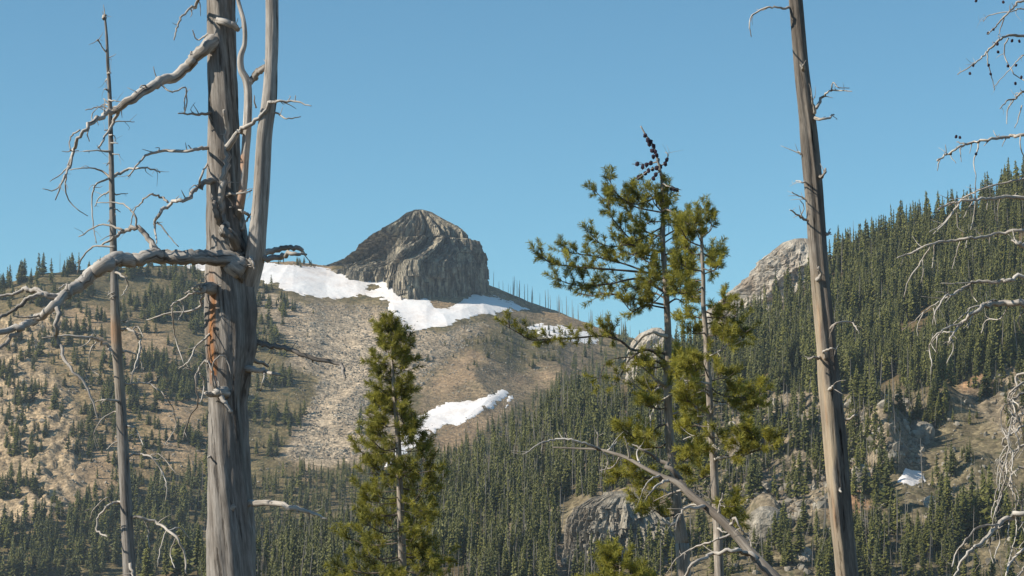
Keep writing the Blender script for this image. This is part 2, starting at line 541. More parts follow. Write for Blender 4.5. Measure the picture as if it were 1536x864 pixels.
# ------------------------------------------------------------------ ground sheet
az_in = np.arange(-0.33, 0.3301, 0.00095)
az_out = np.linspace(0.36, math.pi, 60)
AZ = np.concatenate([-az_out[::-1], az_in, az_out[:-1]])
RR = np.concatenate([[0.5, 3, 6, 10], np.arange(14, 120, 4), np.arange(120, 500, 12), np.arange(500, 910, 1.15), np.arange(910, 1070, 3.5),
                     np.arange(1070, 1680, 1.15), np.arange(1690, 1900, 15), np.geomspace(1920, 30000, 30)])
A2, R2 = np.meshgrid(AZ, RR, indexing='ij')
GX = R2 * np.sin(A2); GY = R2 * np.cos(A2)
GZ, GZb, GRK = Zall(GX, GY)
nA, nR = A2.shape
uu, vv = UV(GX, GY, GZ)

FLOOR = np.array([0.105, 0.085, 0.050])
col = np.tile(FLOOR, (nA, nR, 1)); grain = np.full((nA, nR), 0.35); scrub = np.full((nA, nR), 0.35)
wu = uu + 16 * fbm(GX / 14, GY / 14, 4, 81); wv = vv + 12 * fbm(GX / 14 + 50, GY / 14, 4, 82)
def paint(polys, c, g, s, soft=9, strength=1.0, zone=None):
    global col, grain, scrub
    w = np.zeros((nA, nR))
    for p in polys: w = np.maximum(w, sstep(-soft, soft, sdf(p, wu, wv)))
    w = w * strength
    if zone is not None: w = w * zone
    col = col * (1 - w[..., None]) + np.array(c) * w[..., None]
    grain = grain * (1 - w) + g * w; scrub = scrub * (1 - w) + s * w
FARZ = sstep(950, 1030, GY); NEARZ = 1 - FARZ
paint([[(-500, 380), (500, 380), (1000, 400), (1000, 900), (-500, 900)]], (0.145, 0.125, 0.070), 0.5, 1.0, zone=FARZ)
paint([[(-300, 470), (120, 465), (260, 480), (300, 560), (320, 680), (200, 760), (90, 800), (-300, 820)]], (0.255, 0.200, 0.120), 0.6, 0.9, soft=25, strength=0.75, zone=FARZ)
paint([[(140, 500), (250, 500), (280, 540), (230, 560), (150, 545)], [(225, 590), (300, 600), (300, 690), (240, 700)], [(60, 470), (130, 455), (180, 480), (110, 500)],
       [(120, 690), (190, 640), (215, 680), (150, 750), (60, 790), (0, 800)], [(270, 560), (310, 560), (310, 590)], [(440, 640), (480, 650), (470, 720), (440, 720)]],
      (0.275, 0.215, 0.145), 0.5, 0.35, zone=FARZ)
paint([[(385, 440), (450, 452), (520, 455), (590, 458), (640, 500), (720, 480), (740, 500), (640, 560), (610, 600), (600, 680), (500, 700), (420, 694), (465, 600), (480, 566), (430, 545), (440, 520), (400, 480)]],
      (0.300, 0.258, 0.200), 1.0, 0.08, zone=FARZ)
paint([[(540, 470), (600, 500), (570, 560), (545, 640), (505, 690), (430, 688), (475, 610), (510, 540), (440, 500)]], (0.365, 0.320, 0.255), 1.0, 0.0, zone=FARZ)
paint([[(640, 560), (700, 500), (770, 470), (860, 480), (930, 500), (880, 560), (800, 590), (740, 640), (680, 670), (620, 640)]], (0.205, 0.168, 0.115), 0.7, 0.6, zone=FARZ)
paint([[(650, 590), (680, 540), (740, 490), (720, 540), (690, 590)], [(760, 565), (800, 540), (805, 550), (770, 580)], [(800, 565), (840, 555), (830, 575)],
       [(670, 640), (760, 600), (720, 660), (640, 690)]], (0.265, 0.205, 0.14), 0.5, 0.2, zone=FARZ)
paint([[(640, 440), (725, 425), (790, 450), (900, 490), (930, 510), (800, 470), (700, 450), (650, 470)], [(400, 385), (500, 395), (500, 412), (400, 400)]], (0.26, 0.20, 0.13), 0.9, 0.2, soft=5, zone=FARZ)
paint([[(690, 515), (760, 480), (860, 500), (840, 540), (780, 560), (740, 540)]], (0.11, 0.10, 0.05), 0.4, 0.7, zone=FARZ, strength=0.8)
paint([[(1000, 590), (1110, 590), (1400, 590), (1536, 540), (1800, 530), (1800, 900), (720, 900), (850, 740), (1000, 730)]], (0.150, 0.135, 0.092), 0.9, 0.8, soft=20, zone=NEARZ)
paint([[(1440, 570), (1500, 545), (1560, 545), (1500, 580), (1440, 600)], [(1240, 720), (1300, 690), (1310, 760), (1250, 780)], [(1400, 770), (1470, 765), (1470, 780)]], (0.30, 0.20, 0.125), 0.7, 0.15, zone=NEARZ)
rk = GRK[..., None] * 0.85
rc = np.where(FARZ[..., None] > 0.5, np.array([0.32, 0.265, 0.19]), np.array([0.19, 0.168, 0.132]))
col = col * (1 - rk) + rc * rk
grain = np.maximum(grain, GRK); scrub = scrub * (1 - 0.7 * GRK)
ii = np.arange(nA * nR).reshape(nA, nR)
nxt = np.roll(ii, -1, axis=0)
quads = np.stack([ii[:, :-1], ii[:, 1:], nxt[:, 1:], nxt[:, :-1]], -1).reshape(-1, 4)[:, ::-1]
Vg = np.stack([GX, GY, GZ], -1).reshape(-1, 3)
cap = np.array([[0, 0, gz(0, 0.1)]])
capt = np.stack([np.full(nA, nA * nR), nxt[:, 0], ii[:, 0]], -1)
colA = np.concatenate([np.concatenate([col.reshape(-1, 3), np.ones((nA * nR, 1))], 1), [[*FLOOR, 1]]])
gm = mesh_np('ground', np.concatenate([Vg, cap]), capt[:, ::-1], quads, [G_MAT], None, None, True,
             {'zcol': colA, 'grain': np.append(grain.ravel(), 0.3), 'scrub': np.append(scrub.ravel(), 0.3)})
tag(link('mountain_ground', gm), None, None, kind='structure')

# ------------------------------------------------------------------ rock masses (round, closed, traced silhouette)
def rock_mass(name, left, right, Yc, ratio, mat, nth=220, nl=130, flute=(14, 1.0, 0.12), rough=(4.0, 1.0), seed=1, power=1.0, lean=0.0, facet=0.0, shear=0.0, flute2=None, crest=0.0, strata=0.0, warp=0.6, edge=0.35, vst=1.0, butt=0.0, joints=(), setback=None):
    L = np.array(left, float); R = np.array(right, float)
    v0 = min(L[0, 1], R[0, 1]); v1 = max(L[-1, 1], R[-1, 1])
    vs = v0 + (v1 - v0) * np.linspace(0, 1, nl) ** 0.85
    ul = np.interp(vs, L[:, 1], L[:, 0]); ur = np.interp(vs, R[:, 1], R[:, 0])
    pl = P(ul, vs, np.full(nl, Yc)); pr = P(ur, vs, np.full(nl, Yc))
    cx = (pl[:, 0] + pr[:, 0]) / 2; a = (pr[:, 0] - pl[:, 0]) / 2; z = pl[:, 2]
    th = np.linspace(0, 2 * math.pi, nth, endpoint=False)
    TH, Z = np.meshgrid(th, z, indexing='ij')
    CX = np.broadcast_to(cx, TH.shape); A = np.broadcast_to(a, TH.shape)
    amax = a.max()
    AB = np.broadcast_to(np.maximum.accumulate(a), TH.shape)
    B = np.maximum(AB, 0.25 * amax * np.sqrt(np.clip((z.max() - Z) / (z.max() - z.min()) * 1.2, 0, 1))) * ratio
    c, s = np.cos(TH), np.sin(TH)
    sg = lambda q: np.sign(q) * np.abs(q) ** power
    kf, af, vf = flute
    hgt = z.max() - z.min()
    ta = TH / (2 * math.pi) * kf
    sh = shear * (z.max() - Z) / 10
    n = ridged(ta * 1.0 + sh + warp * noise2(c * 2, Z / 9, seed + 5), (Z / hgt) * kf * vf, 4, seed)
    env = np.clip((z.max() - Z) / (0.25 * hgt), 0.12, 1)
    if flute2:
        k2, a2, v2 = flute2
        n = n + a2 / max(af, 1e-6) * ridged(TH / (2 * math.pi) * k2 + sh + 0.8 * n, (Z / hgt) * k2 * v2, 3, seed + 17)
    X = CX + A * (sg(c) + crest * np.maximum(s, 0) * (1 - np.abs(c))); Y = Yc - B * sg(s) - lean * (z.max() - Z)
    big = fbm3(X / (amax * 0.6), Y / (amax * 0.6), Z / (amax * 0.8), 2, seed + 30)
    sc_, amp = rough
    f3 = fbm3(X / sc_, Y / sc_, Z / sc_ / vst, 4, seed + 40, 0.6)
    if butt: n = n + butt / af * (1 - 2.2 * np.abs(noise2(TH / (2 * math.pi) * 13 + 0.25 * noise2(c, Z / 12, seed + 91), Z / hgt * 0.7, seed + 90)))
    stepn = np.round(f3 * 4) / 4 * facet + f3 * (1 - facet)
    if strata:
        f3 = f3 + strata / amp * ridged((X - Z) / 6 + 0.5 * f3, Y / 9 + (X + Z) / 40, 3, seed + 80)
        stepn = f3
    d = env * (af * n + 0.9 * af * big + amp * stepn)
    for kj, aj, hj in joints:                   # jointed columns: crisp steps between slabs
        wob = 0.5 * noise2(TH * 2, Z / (hj * 3), seed + 71)
        ci_ = np.floor(TH / (2 * math.pi) * kj + wob).astype(np.int64); z0 = np.zeros_like(ci_)
        off = _h(ci_, z0, z0, seed + 72) * 3
        ri_ = np.floor(Z / hj + off).astype(np.int64)
        d = d + env * aj * _h(ci_, ri_, z0, seed + 73)
    side = edge + (1 - edge) * np.abs(s)              # keep the outline close to the traced one
    X = X + d * c * side; Y = Y - d * s
    Zo = Z + env * amp * 0.5 * fbm3(X / sc_ + 9, Y / sc_, Z / sc_, 3, seed + 60)
    if setback:                                  # left flank stands further back than the buttress
        xs_ = float(P(setback[0], 430, Yc)[0])
        Y = Y + setback[1] * sstep(xs_ + 2, xs_ - 16, X + 3 * noise2(Z / 9, X / 30, seed + 95)) * sstep(z.max() - 14, z.max() - 34, Z)
    V = np.stack([X, Y, Zo], -1).reshape(-1, 3)
    i2 = np.arange(nth * nl).reshape(nth, nl); nx = np.roll(i2, -1, 0)
    q = np.stack([i2[:, :-1], i2[:, 1:], nx[:, 1:], nx[:, :-1]], -1).reshape(-1, 4)
    topv = np.array([[cx[0], Yc, z[0] + 0.2]])
    t3 = np.stack([np.full(nth, len(V)), i2[:, 0], nx[:, 0]], -1)
    o_ = np.array([cx[-1], Yc, z[-1]])
    me = mesh_np(name, np.concatenate([V, topv]) - o_, t3, q, [mat], smooth=False)
    o = link(name, me); o.location = o_
    return o

pk = hit(np.array([650.0]), np.array([447.0]))[0]
horn = rock_mass('mountain_peak', [(622, 316), (611, 319), (602, 330), (586, 341), (567, 358), (541, 372), (506, 385), (468, 396), (430, 404), (420, 420), (410, 470)],
                 [(634, 315), (646, 318), (662, 330), (682, 343), (689, 352), (693, 362), (705, 357), (711, 370), (718, 384), (723, 404), (726, 424), (728, 470)],
                 float(pk[1]) + 44, 0.85, HORN_MAT, 1000, 280, (22, 4.0, 0.02), (2.0, 1.6), 3, 1.5, 0.0, 0.5, 0.1, flute2=(52, 4.0, 0.012), crest=0.12, warp=0.12, edge=0.5, vst=6.0, butt=5.0, joints=((46, 2.6, 40.0), (90, 2.4, 22.0), (200, 1.4, 9.0)), setback=(612, 44.0))
tag(horn, None, None, kind='structure')
def gyy(u, v): return float(hit(np.array([float(u)]), np.array([float(v)]))[0][1])
def outcrop(label, *a, **k):
    o = rock_mass('rock_outcrop', *a, **k)
    return tag(o, label, 'rock outcrop')
outcrop('pale slabby granite crag on the skyline behind the tall leaning snag', [(1192, 358), (1175, 364), (1150, 388), (1130, 410), (1105, 436), (1080, 456), (1058, 474), (1030, 520)],
        [(1212, 358), (1224, 366), (1240, 385), (1250, 410), (1262, 440), (1270, 480), (1275, 520)], 960, 0.35, PALE_MAT, 420, 200, (9, 0.8, 0.1), (3.0, 2.0), 11, 1.5, 0.3, 0.6, 0.5, strata=3.2, edge=0.8, joints=((50, 0.8, 3.0),))
outcrop('rounded pale granite knob low behind the cone-bearing pine', [(978, 492), (960, 500), (948, 514), (942, 530), (936, 580)],
        [(992, 493), (1002, 501), (1012, 510), (1016, 530), (1020, 580)], 905, 0.6, PALE_MAT, 260, 140, (11, 0.6, 0.06), (2.6, 1.9), 12, 1.0, 0.2, 0.7, strata=1.4)
YBL = gyy(925, 868) + 16
outcrop('grey fluted bluff at the bottom between the green pines', [(905, 742), (885, 748), (862, 762), (850, 790), (846, 830), (842, 900)],
        [(950, 738), (975, 745), (995, 768), (1005, 800), (1010, 850), (1014, 900)], YBL, 0.55, GRAN_MAT, 420, 200, (15, 1.6, 0.02), (2.4, 2.0), 13, 1.0, 0.15, 0.8, flute2=(45, 0.5, 0.03), warp=0.15, joints=((30, 1.2, 7.0), (70, 0.8, 3.5), (150, 0.4, 1.6)))
outcrop('tan rock ledge below the forest at the right edge', [(1510, 546), (1490, 556), (1468, 572), (1450, 590), (1440, 640)],
        [(1560, 540), (1600, 550), (1640, 580), (1660, 640)], 705, 0.5, RUB_MAT, 260, 120, (14, 0.8, 0.3), (2.0, 1.9), 15, 0.9, 0.4, 0.8)

def boulder(label, u, v, wpx, hpx, Y, seed, mat=GRAN_MAT):
    a = wpx / 2
    o = rock_mass('boulder', [(u - a * 0.35, v - hpx), (u - a * 0.8, v - hpx * 0.8), (u - a, v - hpx * 0.45), (u - a * 0.9, v), (u - a * 0.8, v + hpx * 0.5)],
                  [(u + a * 0.3, v - hpx), (u + a * 0.75, v - hpx * 0.82), (u + a, v - hpx * 0.4), (u + a, v), (u + a * 0.85, v + hpx * 0.5)],
                  Y, 0.8, mat, 70, 40, (5, 0.3, 0.3), (1.6, 0.55), seed, 0.85, 0.1, 0.75)
    return tag(o, label, 'boulder')
boulder('large grey boulder with a dark shaded right side above the fallen limb', 1150, 806, 62, 46, gyy(1150, 806) + 2, 21)
boulder('reddish pale block just right of the tall leaning snag', 1290, 726, 30, 30, gyy(1290, 726) + 1, 22, RUB_MAT)
boulder('small pale boulder below the shaded snow patch', 1396, 762, 22, 18, gyy(1396, 762) + 1, 23, PALE_MAT)
boulder('pale rounded boulder at the foot of the tall leaning snag', 1205, 842, 30, 22, gyy(1205, 842) + 1, 24, PALE_MAT)
boulder('blocky boulder in the bushes above the right tangle of twigs', 1385, 655, 34, 22, gyy(1385, 655) + 1, 25, GRAN_MAT)

# ------------------------------------------------------------------ snow
def snow(poly, label, lift=1.1, seed=0, wob=6, cut=None):
    p = np.array(poly, float)
    h = hit(p[:, 0], p[:, 1])
    h = h[~np.isnan(h[:, 0])]
    u0, u1 = p[:, 0].min() - 14, p[:, 0].max() + 14
    y0, y1 = h[:, 1].min() - 12, h[:, 1].max() + 14
    ym = (y0 + y1) / 2
    x0 = P(u0, p[:, 1].mean(), ym)[0] / ym; x1 = P(u1, p[:, 1].mean(), ym)[0] / ym
    st = 0.42 if (y1 - y0) < 90 else 0.6
    t = np.arange(x0 - 0.002, x1 + 0.002, st / ym); y = np.arange(y0, y1, st)
    T, Y = np.meshgrid(t, y, indexing='ij'); X = T * Y
    zb = Zbase(X, Y) + Zmeso(X, Y)
    u, v = UV(X, Y, zb)
    s = sdf(poly, u + 0.5 * wob * fbm(X / 5, Y / 5, 3, seed), v + 0.5 * wob * fbm(X / 5 + 31, Y / 5, 3, seed + 3))
    s = s + wob * 0.25 * fbm(X / 3, Y / 3, 3, seed + 9)
    for c in (cut or []):
        s = np.minimum(s, -sdf(c, u + 3 * fbm(X / 3, Y / 3, 2, seed + 5), v + 3 * fbm(X / 3 + 9, Y / 3, 2, seed + 6)))
    z = zb + np.where(s > 0, np.minimum(0.12 + s * 0.05, lift), np.maximum(s * 0.25, -1.6)) + 0.10 * fbm(X / 8, Y / 8, 2, seed)
    ii = np.arange(T.size).reshape(T.shape)
    q = np.stack([ii[:-1, :-1], ii[1:, :-1], ii[1:, 1:], ii[:-1, 1:]], -1).reshape(-1, 4)
    sm = s.ravel()[q].max(1)
    q = q[sm > -7]
    used, inv = np.unique(q, return_inverse=True)
    V = np.stack([X, Y, z], -1).reshape(-1, 3)[used]
    c0 = V.mean(0)
    o = link('snow_patch', mesh_np('snow_patch', V - c0, None, inv.reshape(-1, 4), [SNOW_MAT], smooth=True)); o.location = c0
    return tag(o, label, 'snow patch')
snow([(270, 396), (330, 396), (400, 394), (440, 397), (497, 403), (502, 408), (530, 400), (560, 392), (606, 396), (612, 430), (602, 450), (560, 446), (530, 444), (505, 449), (470, 444), (430, 434), (400, 424), (385, 415), (330, 404), (290, 405)],
     'long snowfield under the ridge left of the dark peak', seed=101, cut=[[(548, 430), (560, 425), (570, 428), (568, 434), (554, 437)]])
snow([(583, 444), (600, 436), (640, 446), (652, 463), (675, 461), (700, 448), (715, 440), (740, 444), (770, 454), (797, 465), (760, 468), (720, 472), (680, 484), (640, 493), (606, 498), (590, 478), (582, 460)],
     'large snow patch curving below the foot of the dark peak', seed=111)
snow([(790, 490), (812, 486), (845, 490), (880, 498), (900, 512), (880, 516), (850, 511), (815, 504)], 'narrow snow patch right of the large one, behind pine branches', seed=121)
snow([(612, 634), (640, 618), (668, 606), (700, 602), (735, 592), (758, 582), (764, 592), (745, 606), (715, 622), (690, 636), (660, 642), (630, 640)], 'sloping snow strip in the brown gully halfway down', seed=131, wob=9, lift=1.3)
snow([(598, 650), (612, 640), (632, 644), (656, 636), (652, 650), (630, 664), (605, 680), (588, 700), (576, 698), (590, 676)], 'ragged broken snow patch behind the middle green pine', seed=141, wob=12, lift=1.3)
snow([(1344, 726), (1352, 706), (1362, 698), (1382, 706), (1388, 722), (1372, 730), (1352, 732)], 'small snow patch in a shaded hollow at right', seed=151, wob=4, lift=1.3)
snow([(762, 598), (768, 588), (774, 590), (766, 606), (758, 612)], 'tiny snow sliver beside the upper end of the strip', seed=161, wob=5)

# ------------------------------------------------------------------ rubble (uncountable)
def ico():
    p = (1 + 5 ** 0.5) / 2
    v = np.array([(-1, p, 0), (1, p, 0), (-1, -p, 0), (1, -p, 0), (0, -1, p), (0, 1, p), (0, -1, -p), (0, 1, -p), (p, 0, -1), (p, 0, 1), (-p, 0, -1), (-p, 0, 1)], float)
    f = np.array([(0, 11, 5), (0, 5, 1), (0, 1, 7), (0, 7, 10), (0, 10, 11), (1, 5, 9), (5, 11, 4), (11, 10, 2), (10, 7, 6), (7, 1, 8), (3, 9, 4), (3, 4, 2), (3, 2, 6), (3, 6, 8), (3, 8, 9), (4, 9, 5), (2, 4, 11), (6, 2, 10), (8, 6, 7), (9, 8, 1)])
    return v / np.linalg.norm(v[0]), f
IV, IF = ico()

CV = np.sign(IV) * np.array([0.78, 0.66, 0.6]) * (0.6 + 0.4 * np.abs(IV) ** 0.3) + 0.25 * IV

def inpoly_samples(poly, n, jitter=0):
    p = np.array(poly, float)
    out = []
    c = 0
    while c < n:
        q = np.stack([RNG.uniform(p[:, 0].min(), p[:, 0].max(), n * 2), RNG.uniform(p[:, 1].min(), p[:, 1].max(), n * 2)], -1)
        q = q[sdf(poly, q[:, 0], q[:, 1]) > 0]
        out.append(q); c += len(q)
        if len(q) == 0: break
    return np.concatenate(out)[:n]

def rubble(name, specs, mat):
    A = Acc()
    for poly, n, s0, s1 in specs:
        q = inpoly_samples(poly, n)
        w = hit(q[:, 0], q[:, 1]); w = w[~np.isnan(w[:, 0])]
        n = len(w)
        cl = fbm(w[:, 0] / 7, w[:, 1] / 7, 2, 5) > (-0.3 if s1 < 0.8 else 0.02)
        w = w[cl]; n = len(w)
        s = s0 * (s1 / s0) ** (RNG.random(n) ** 2.2)
        cube = RNG.random(n) < 0.6
        BV = np.where(cube[:, None, None], CV[None], IV[None])
        V = BV * RNG.uniform(0.62, 1.2, (n, 12, 1)) * s[:, None, None] * RNG.uniform(0.6, 1.2, (n, 1, 3))
        an = RNG.uniform(0, 6.28, n); ca, sa = np.cos(an)[:, None], np.sin(an)[:, None]
        x = V[..., 0] * ca - V[..., 1] * sa; y = V[..., 0] * sa + V[..., 1] * ca
        V = np.stack([x, y, V[..., 2]], -1) + w[:, None]
        V[..., 2] += 0.15 * s[:, None]
        Fz = IF[None] + (np.arange(n) * 12)[:, None, None]
        A.add(V.reshape(-1, 3), Fz.reshape(-1, 3))
    o = link(name, A.mesh(name, [mat]))
    return tag(o, 'loose broken rock strewn over the talus and knolls', 'rubble', kind='stuff')
rubble('talus_rubble', [
    ([(430, 455), (590, 460), (640, 500), (740, 480), (700, 520), (610, 600), (560, 690), (430, 690), (480, 570), (440, 520)], 15000, 0.16, 0.75),
    ([(640, 560), (700, 500), (800, 470), (870, 500), (740, 640), (640, 680)], 3000, 0.16, 0.6),
    ([(640, 460), (725, 428), (800, 462), (700, 445)], 500, 0.25, 0.9),
    ([(430, 455), (590, 460), (740, 490), (610, 600), (560, 690), (430, 690), (480, 570)], 900, 0.5, 1.5),
    (OUTCROP_POLYS[0], 800, 0.3, 2.2), (OUTCROP_POLYS[1], 300, 0.3, 1.4),
    ([(90, 560), (320, 560), (320, 700), (90, 780)], 1200, 0.25, 1.2),
    ([(300, 430), (470, 460), (460, 690), (330, 780)], 1200, 0.2, 0.9),
    (OUTCROP_POLYS[2], 1500, 0.2, 1.7), (OUTCROP_POLYS[3], 700, 0.2, 1.6), (OUTCROP_POLYS[4], 800, 0.2, 1.3),
    (OUTCROP_POLYS[5], 300, 0.2, 0.9), (OUTCROP_POLYS[6], 300, 0.2, 0.9),
    ([(1000, 640), (1536, 620), (1536, 864), (1000, 864)], 2200, 0.18, 1.3)], RUB_MAT)

# ------------------------------------------------------------------ forest
def conifer_arrays(seed, nw=11, nb=6, slim=0.14, bare=0.08, ragged=0.25):
    """unit height conifer: V, F3, material, tint. crown of drooping sprays round a tapered stem"""
    r = np.random.default_rng(seed)
    V = []; T = []; FF = []; MM = []; n = 0
    for k in range(4):                             # stem
        pass
    ns = 5
    for lv, (z, rad) in enumerate(((-0.05, 0.014), (0.4, 0.010), (1.0, 0.001))):
        for j in range(ns):
            a = 2 * math.pi * j / ns
            V.append((rad * math.cos(a), rad * math.sin(a), z)); T.append(0.3)
    for lv in range(2):
        for j in range(ns):
            a, b = lv * ns + j, lv * ns + (j + 1) % ns
            FF += [(a, b, b + ns), (a, b + ns, a + ns)]; MM += [1, 1]
    n = len(V)
    zs = bare + (1 - bare) * (np.linspace(0, 1, nw) ** 0.92)
    for w, z in enumerate(zs[:-1]):
        fr = (z - bare) / (1 - bare)
        R = slim * 0.85 * (1 - fr) ** 0.75 * (0.75 + 0.25 * min(1, fr * 6 + 0.3)) + 0.008
        for b in range(nb):
            if r.random() < 0.10: continue
            a = 2 * math.pi * (b + r.random() * 0.9) / nb + w * 1.3
            L = R * r.uniform(1 - ragged * 1.8, 1 + ragged * 1.5)
            zz = z + r.uniform(-0.5, 0.5) / nw
            dr = -r.uniform(0.2, 0.6) * L + 0.0
            hw = L * r.uniform(0.22, 0.42)
            ca, sa = math.cos(a), math.sin(a)
            tt = float(np.clip(0.5 + r.normal(0, 0.13), 0, 0.95))
            th = 0.9 / nw
            V += [(0, 0, zz + th * 0.9), (ca * L * 0.6 - sa * hw, sa * L * 0.6 + ca * hw, zz + dr * 0.9),
                  (ca * L * 0.6 + sa * hw, sa * L * 0.6 - ca * hw, zz + dr * 0.9), (ca * L, sa * L, zz + dr * 0.4)]
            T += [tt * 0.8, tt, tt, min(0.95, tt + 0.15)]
            FF += [(n, n + 1, n + 3), (n, n + 3, n + 2)]; MM += [0] * 2
            n += 4
    V += [(0.012, 0, 0.93), (-0.008, 0.010, 0.93), (-0.006, -0.011, 0.93), (0, 0, 1.03)]; T += [0.5] * 4
    FF += [(n, n + 1, n + 3), (n + 1, n + 2, n + 3), (n + 2, n, n + 3)]; MM += [0] * 3
    return np.array(V, float), np.array(FF), np.array(MM), np.array(T)

def snag_arrays(seed, nbr=9):
    r = np.random.default_rng(seed)
    V = []; FF = []; n = 0; ns = 5
    bx, by = r.normal(0, 0.012, 2)
    for z, rad in ((-0.05, 0.011), (0.35, 0.0095), (0.7, 0.007), (1.0, 0.003)):
        for j in range(ns):
            a = 2 * math.pi * j / ns
            V.append((rad * math.cos(a) + bx * z * z, rad * math.sin(a) + by * z * z, z))
    for lv in range(3):
        for j in range(ns):
            a, b = lv * ns + j, lv * ns + (j + 1) % ns
            FF += [(a, b, b + ns), (a, b + ns, a + ns)]
    n = len(V)
    for k in range(nbr):
        z = r.uniform(0.3, 0.95); a = r.uniform(0, 6.28); L = r.uniform(0.03, 0.10) * (1.25 - z); t = 0.0035
        ca, sa = math.cos(a), math.sin(a); dz = r.uniform(-0.04, 0.03)
        V += [(0, 0, z - t), (0, 0, z + t), (-sa * t, ca * t, z), (ca * L, sa * L, z + dz)]
        FF += [(n, n + 2, n + 3), (n + 2, n + 1, n + 3), (n + 1, n, n + 3)]; n += 4
    return np.array(V, float), np.array(FF)

CON = [conifer_arrays(100 + i, 16 + 2 * (i % 3), 7, (0.10, 0.125, 0.16, 0.11, 0.18, 0.14, 0.12, 0.21)[i], (0.06, 0.1, 0.03, 0.16, 0.02, 0.12, 0.05, 0.02)[i]) for i in range(8)]
BIGCON = [conifer_arrays(200 + i, 26, 10, (0.11, 0.13, 0.16, 0.12)[i], (0.06, 0.10, 0.04, 0.14)[i], 0.35) for i in range(4)]
SNG = [snag_arrays(300 + i) for i in range(6)]

# polygon, number, height range (m), share of snags, zone
ZONES = [
    # dense hillside on the right
    ([(1085, 510), (1140, 480), (1190, 444), (1240, 402), (1300, 377), (1380, 344), (1440, 324), (1536, 286), (1620, 244), (1830, 165), (1830, 560), (1536, 545), (1450, 580), (1300, 590), (1230, 596), (1130, 590), (1000, 600), (1000, 545)],
     7000, (4, 13), 0.12, 'hillside'),
    # belt running down to the left
    ([(1000, 545), (940, 572), (870, 600), (820, 632), (770, 658), (700, 702), (640, 737), (560, 777), (480, 802), (400, 824), (300, 852), (300, 900), (820, 900), (850, 760), (1000, 720), (1080, 600)],
     3900, (3.5, 12), 0.30, 'belt'),
    # open slope just above the belt
    ([(900, 545), (860, 560), (800, 600), (740, 640), (690, 676), (640, 690), (560, 705), (420, 705), (330, 760), (330, 850), (480, 800), (640, 735), (770, 660), (900, 590)],
     520, (6, 11), 0.06, 'belt'),
    ([(860, 545), (905, 505), (960, 515), (1000, 530), (1000, 545), (900, 590), (800, 625)], 130, (6, 11), 0.1, 'belt'),
    # lower left woods
    ([(-300, 800), (0, 790), (120, 775), (220, 740), (300, 700), (330, 760), (400, 800), (400, 870), (-300, 880)], 620, (8, 14), 0.06, 'lower_left'),
    # scattered on the left slope
    ([(190, 410), (300, 408), (310, 520), (250, 520), (200, 470)], 420, (5, 11), 0.03, 'left_slope'),
    ([(-300, 440), (0, 432), (120, 415), (190, 410), (200, 470), (100, 465), (-300, 480)], 300, (5, 10), 0.03, 'left_slope'),
    ([(180, 545), (310, 540), (310, 600), (220, 610), (180, 660), (150, 620)], 330, (5, 11), 0.05, 'left_slope'),
    ([(395, 430), (440, 445), (450, 520), (430, 560), (470, 600), (420, 690), (330, 700), (300, 520), (330, 430)], 520, (4.5, 10), 0.05, 'left_slope'),
    ([(0, 470), (300, 470), (320, 720), (150, 780), (0, 790)], 900, (4, 9), 0.06, 'left_slope'),
    ([(-300, 480), (0, 470), (0, 790), (-300, 800)], 260, (3, 9), 0.06, 'left_slope'),
    ([(-200, 440), (200, 405), (470, 450), (480, 560), (440, 700), (300, 760), (100, 790), (-200, 800)], 1500, (0.8, 3.0), 0.0, 'left_slope'),
    ([(1000, 600), (1130, 580), (1536, 550), (1700, 550), (1700, 880), (1000, 880)], 2600, (0.6, 2.6), 0.0, 'knolls'),
    # scrub conifers on the brown slope right of the peak
    ([(690, 515), (760, 478), (850, 500), (870, 540), (790, 565), (740, 545)], 260, (1.8, 4.5), 0.02, 'brown_slope'),
    ([(560, 520), (700, 500), (760, 560), (620, 600)], 14, (2.2, 5), 0.0, 'brown_slope'),
    # mixed open wood lower right
    ([(1000, 600), (1130, 590), (1536, 560), (1830, 560), (1830, 880), (1000, 880), (1000, 720)], 3000, (2.5, 9.5), 0.42, 'knolls'),
    ([(1330, 760), (1500, 740), (1520, 864), (1300, 864)], 80, (7, 12), 0.15, 'knolls'),
    ([(1080, 640), (1130, 620), (1130, 740), (1060, 760)], 25, (5, 9), 0.3, 'knolls'),
]
# skyline rows: path u,v, number
ROWS = [([(-60, 434), (0, 430), (60, 416), (125, 411)], 44, (6, 14.5), 0.03, 'left_ridge'),
        ([(130, 410), (200, 403), (290, 396)], 26, (4.5, 9), 0.1, 'left_ridge'),
        ([(415, 392), (490, 398)], 9, (3, 6), 0.15, 'left_ridge'),
        ([(735, 428), (800, 455), (850, 474), (900, 492), (940, 504)], 50, (6, 14), 0.93, 'saddle'),
        ([(900, 493), (960, 508), (1010, 520)], 16, (6, 12), 0.6, 'saddle'),
        ([(1210, 418), (1240, 401), (1300, 376), (1380, 343), (1440, 323), (1536, 285), (1640, 235)], 90, (8, 15), 0.07, 'skyline')]

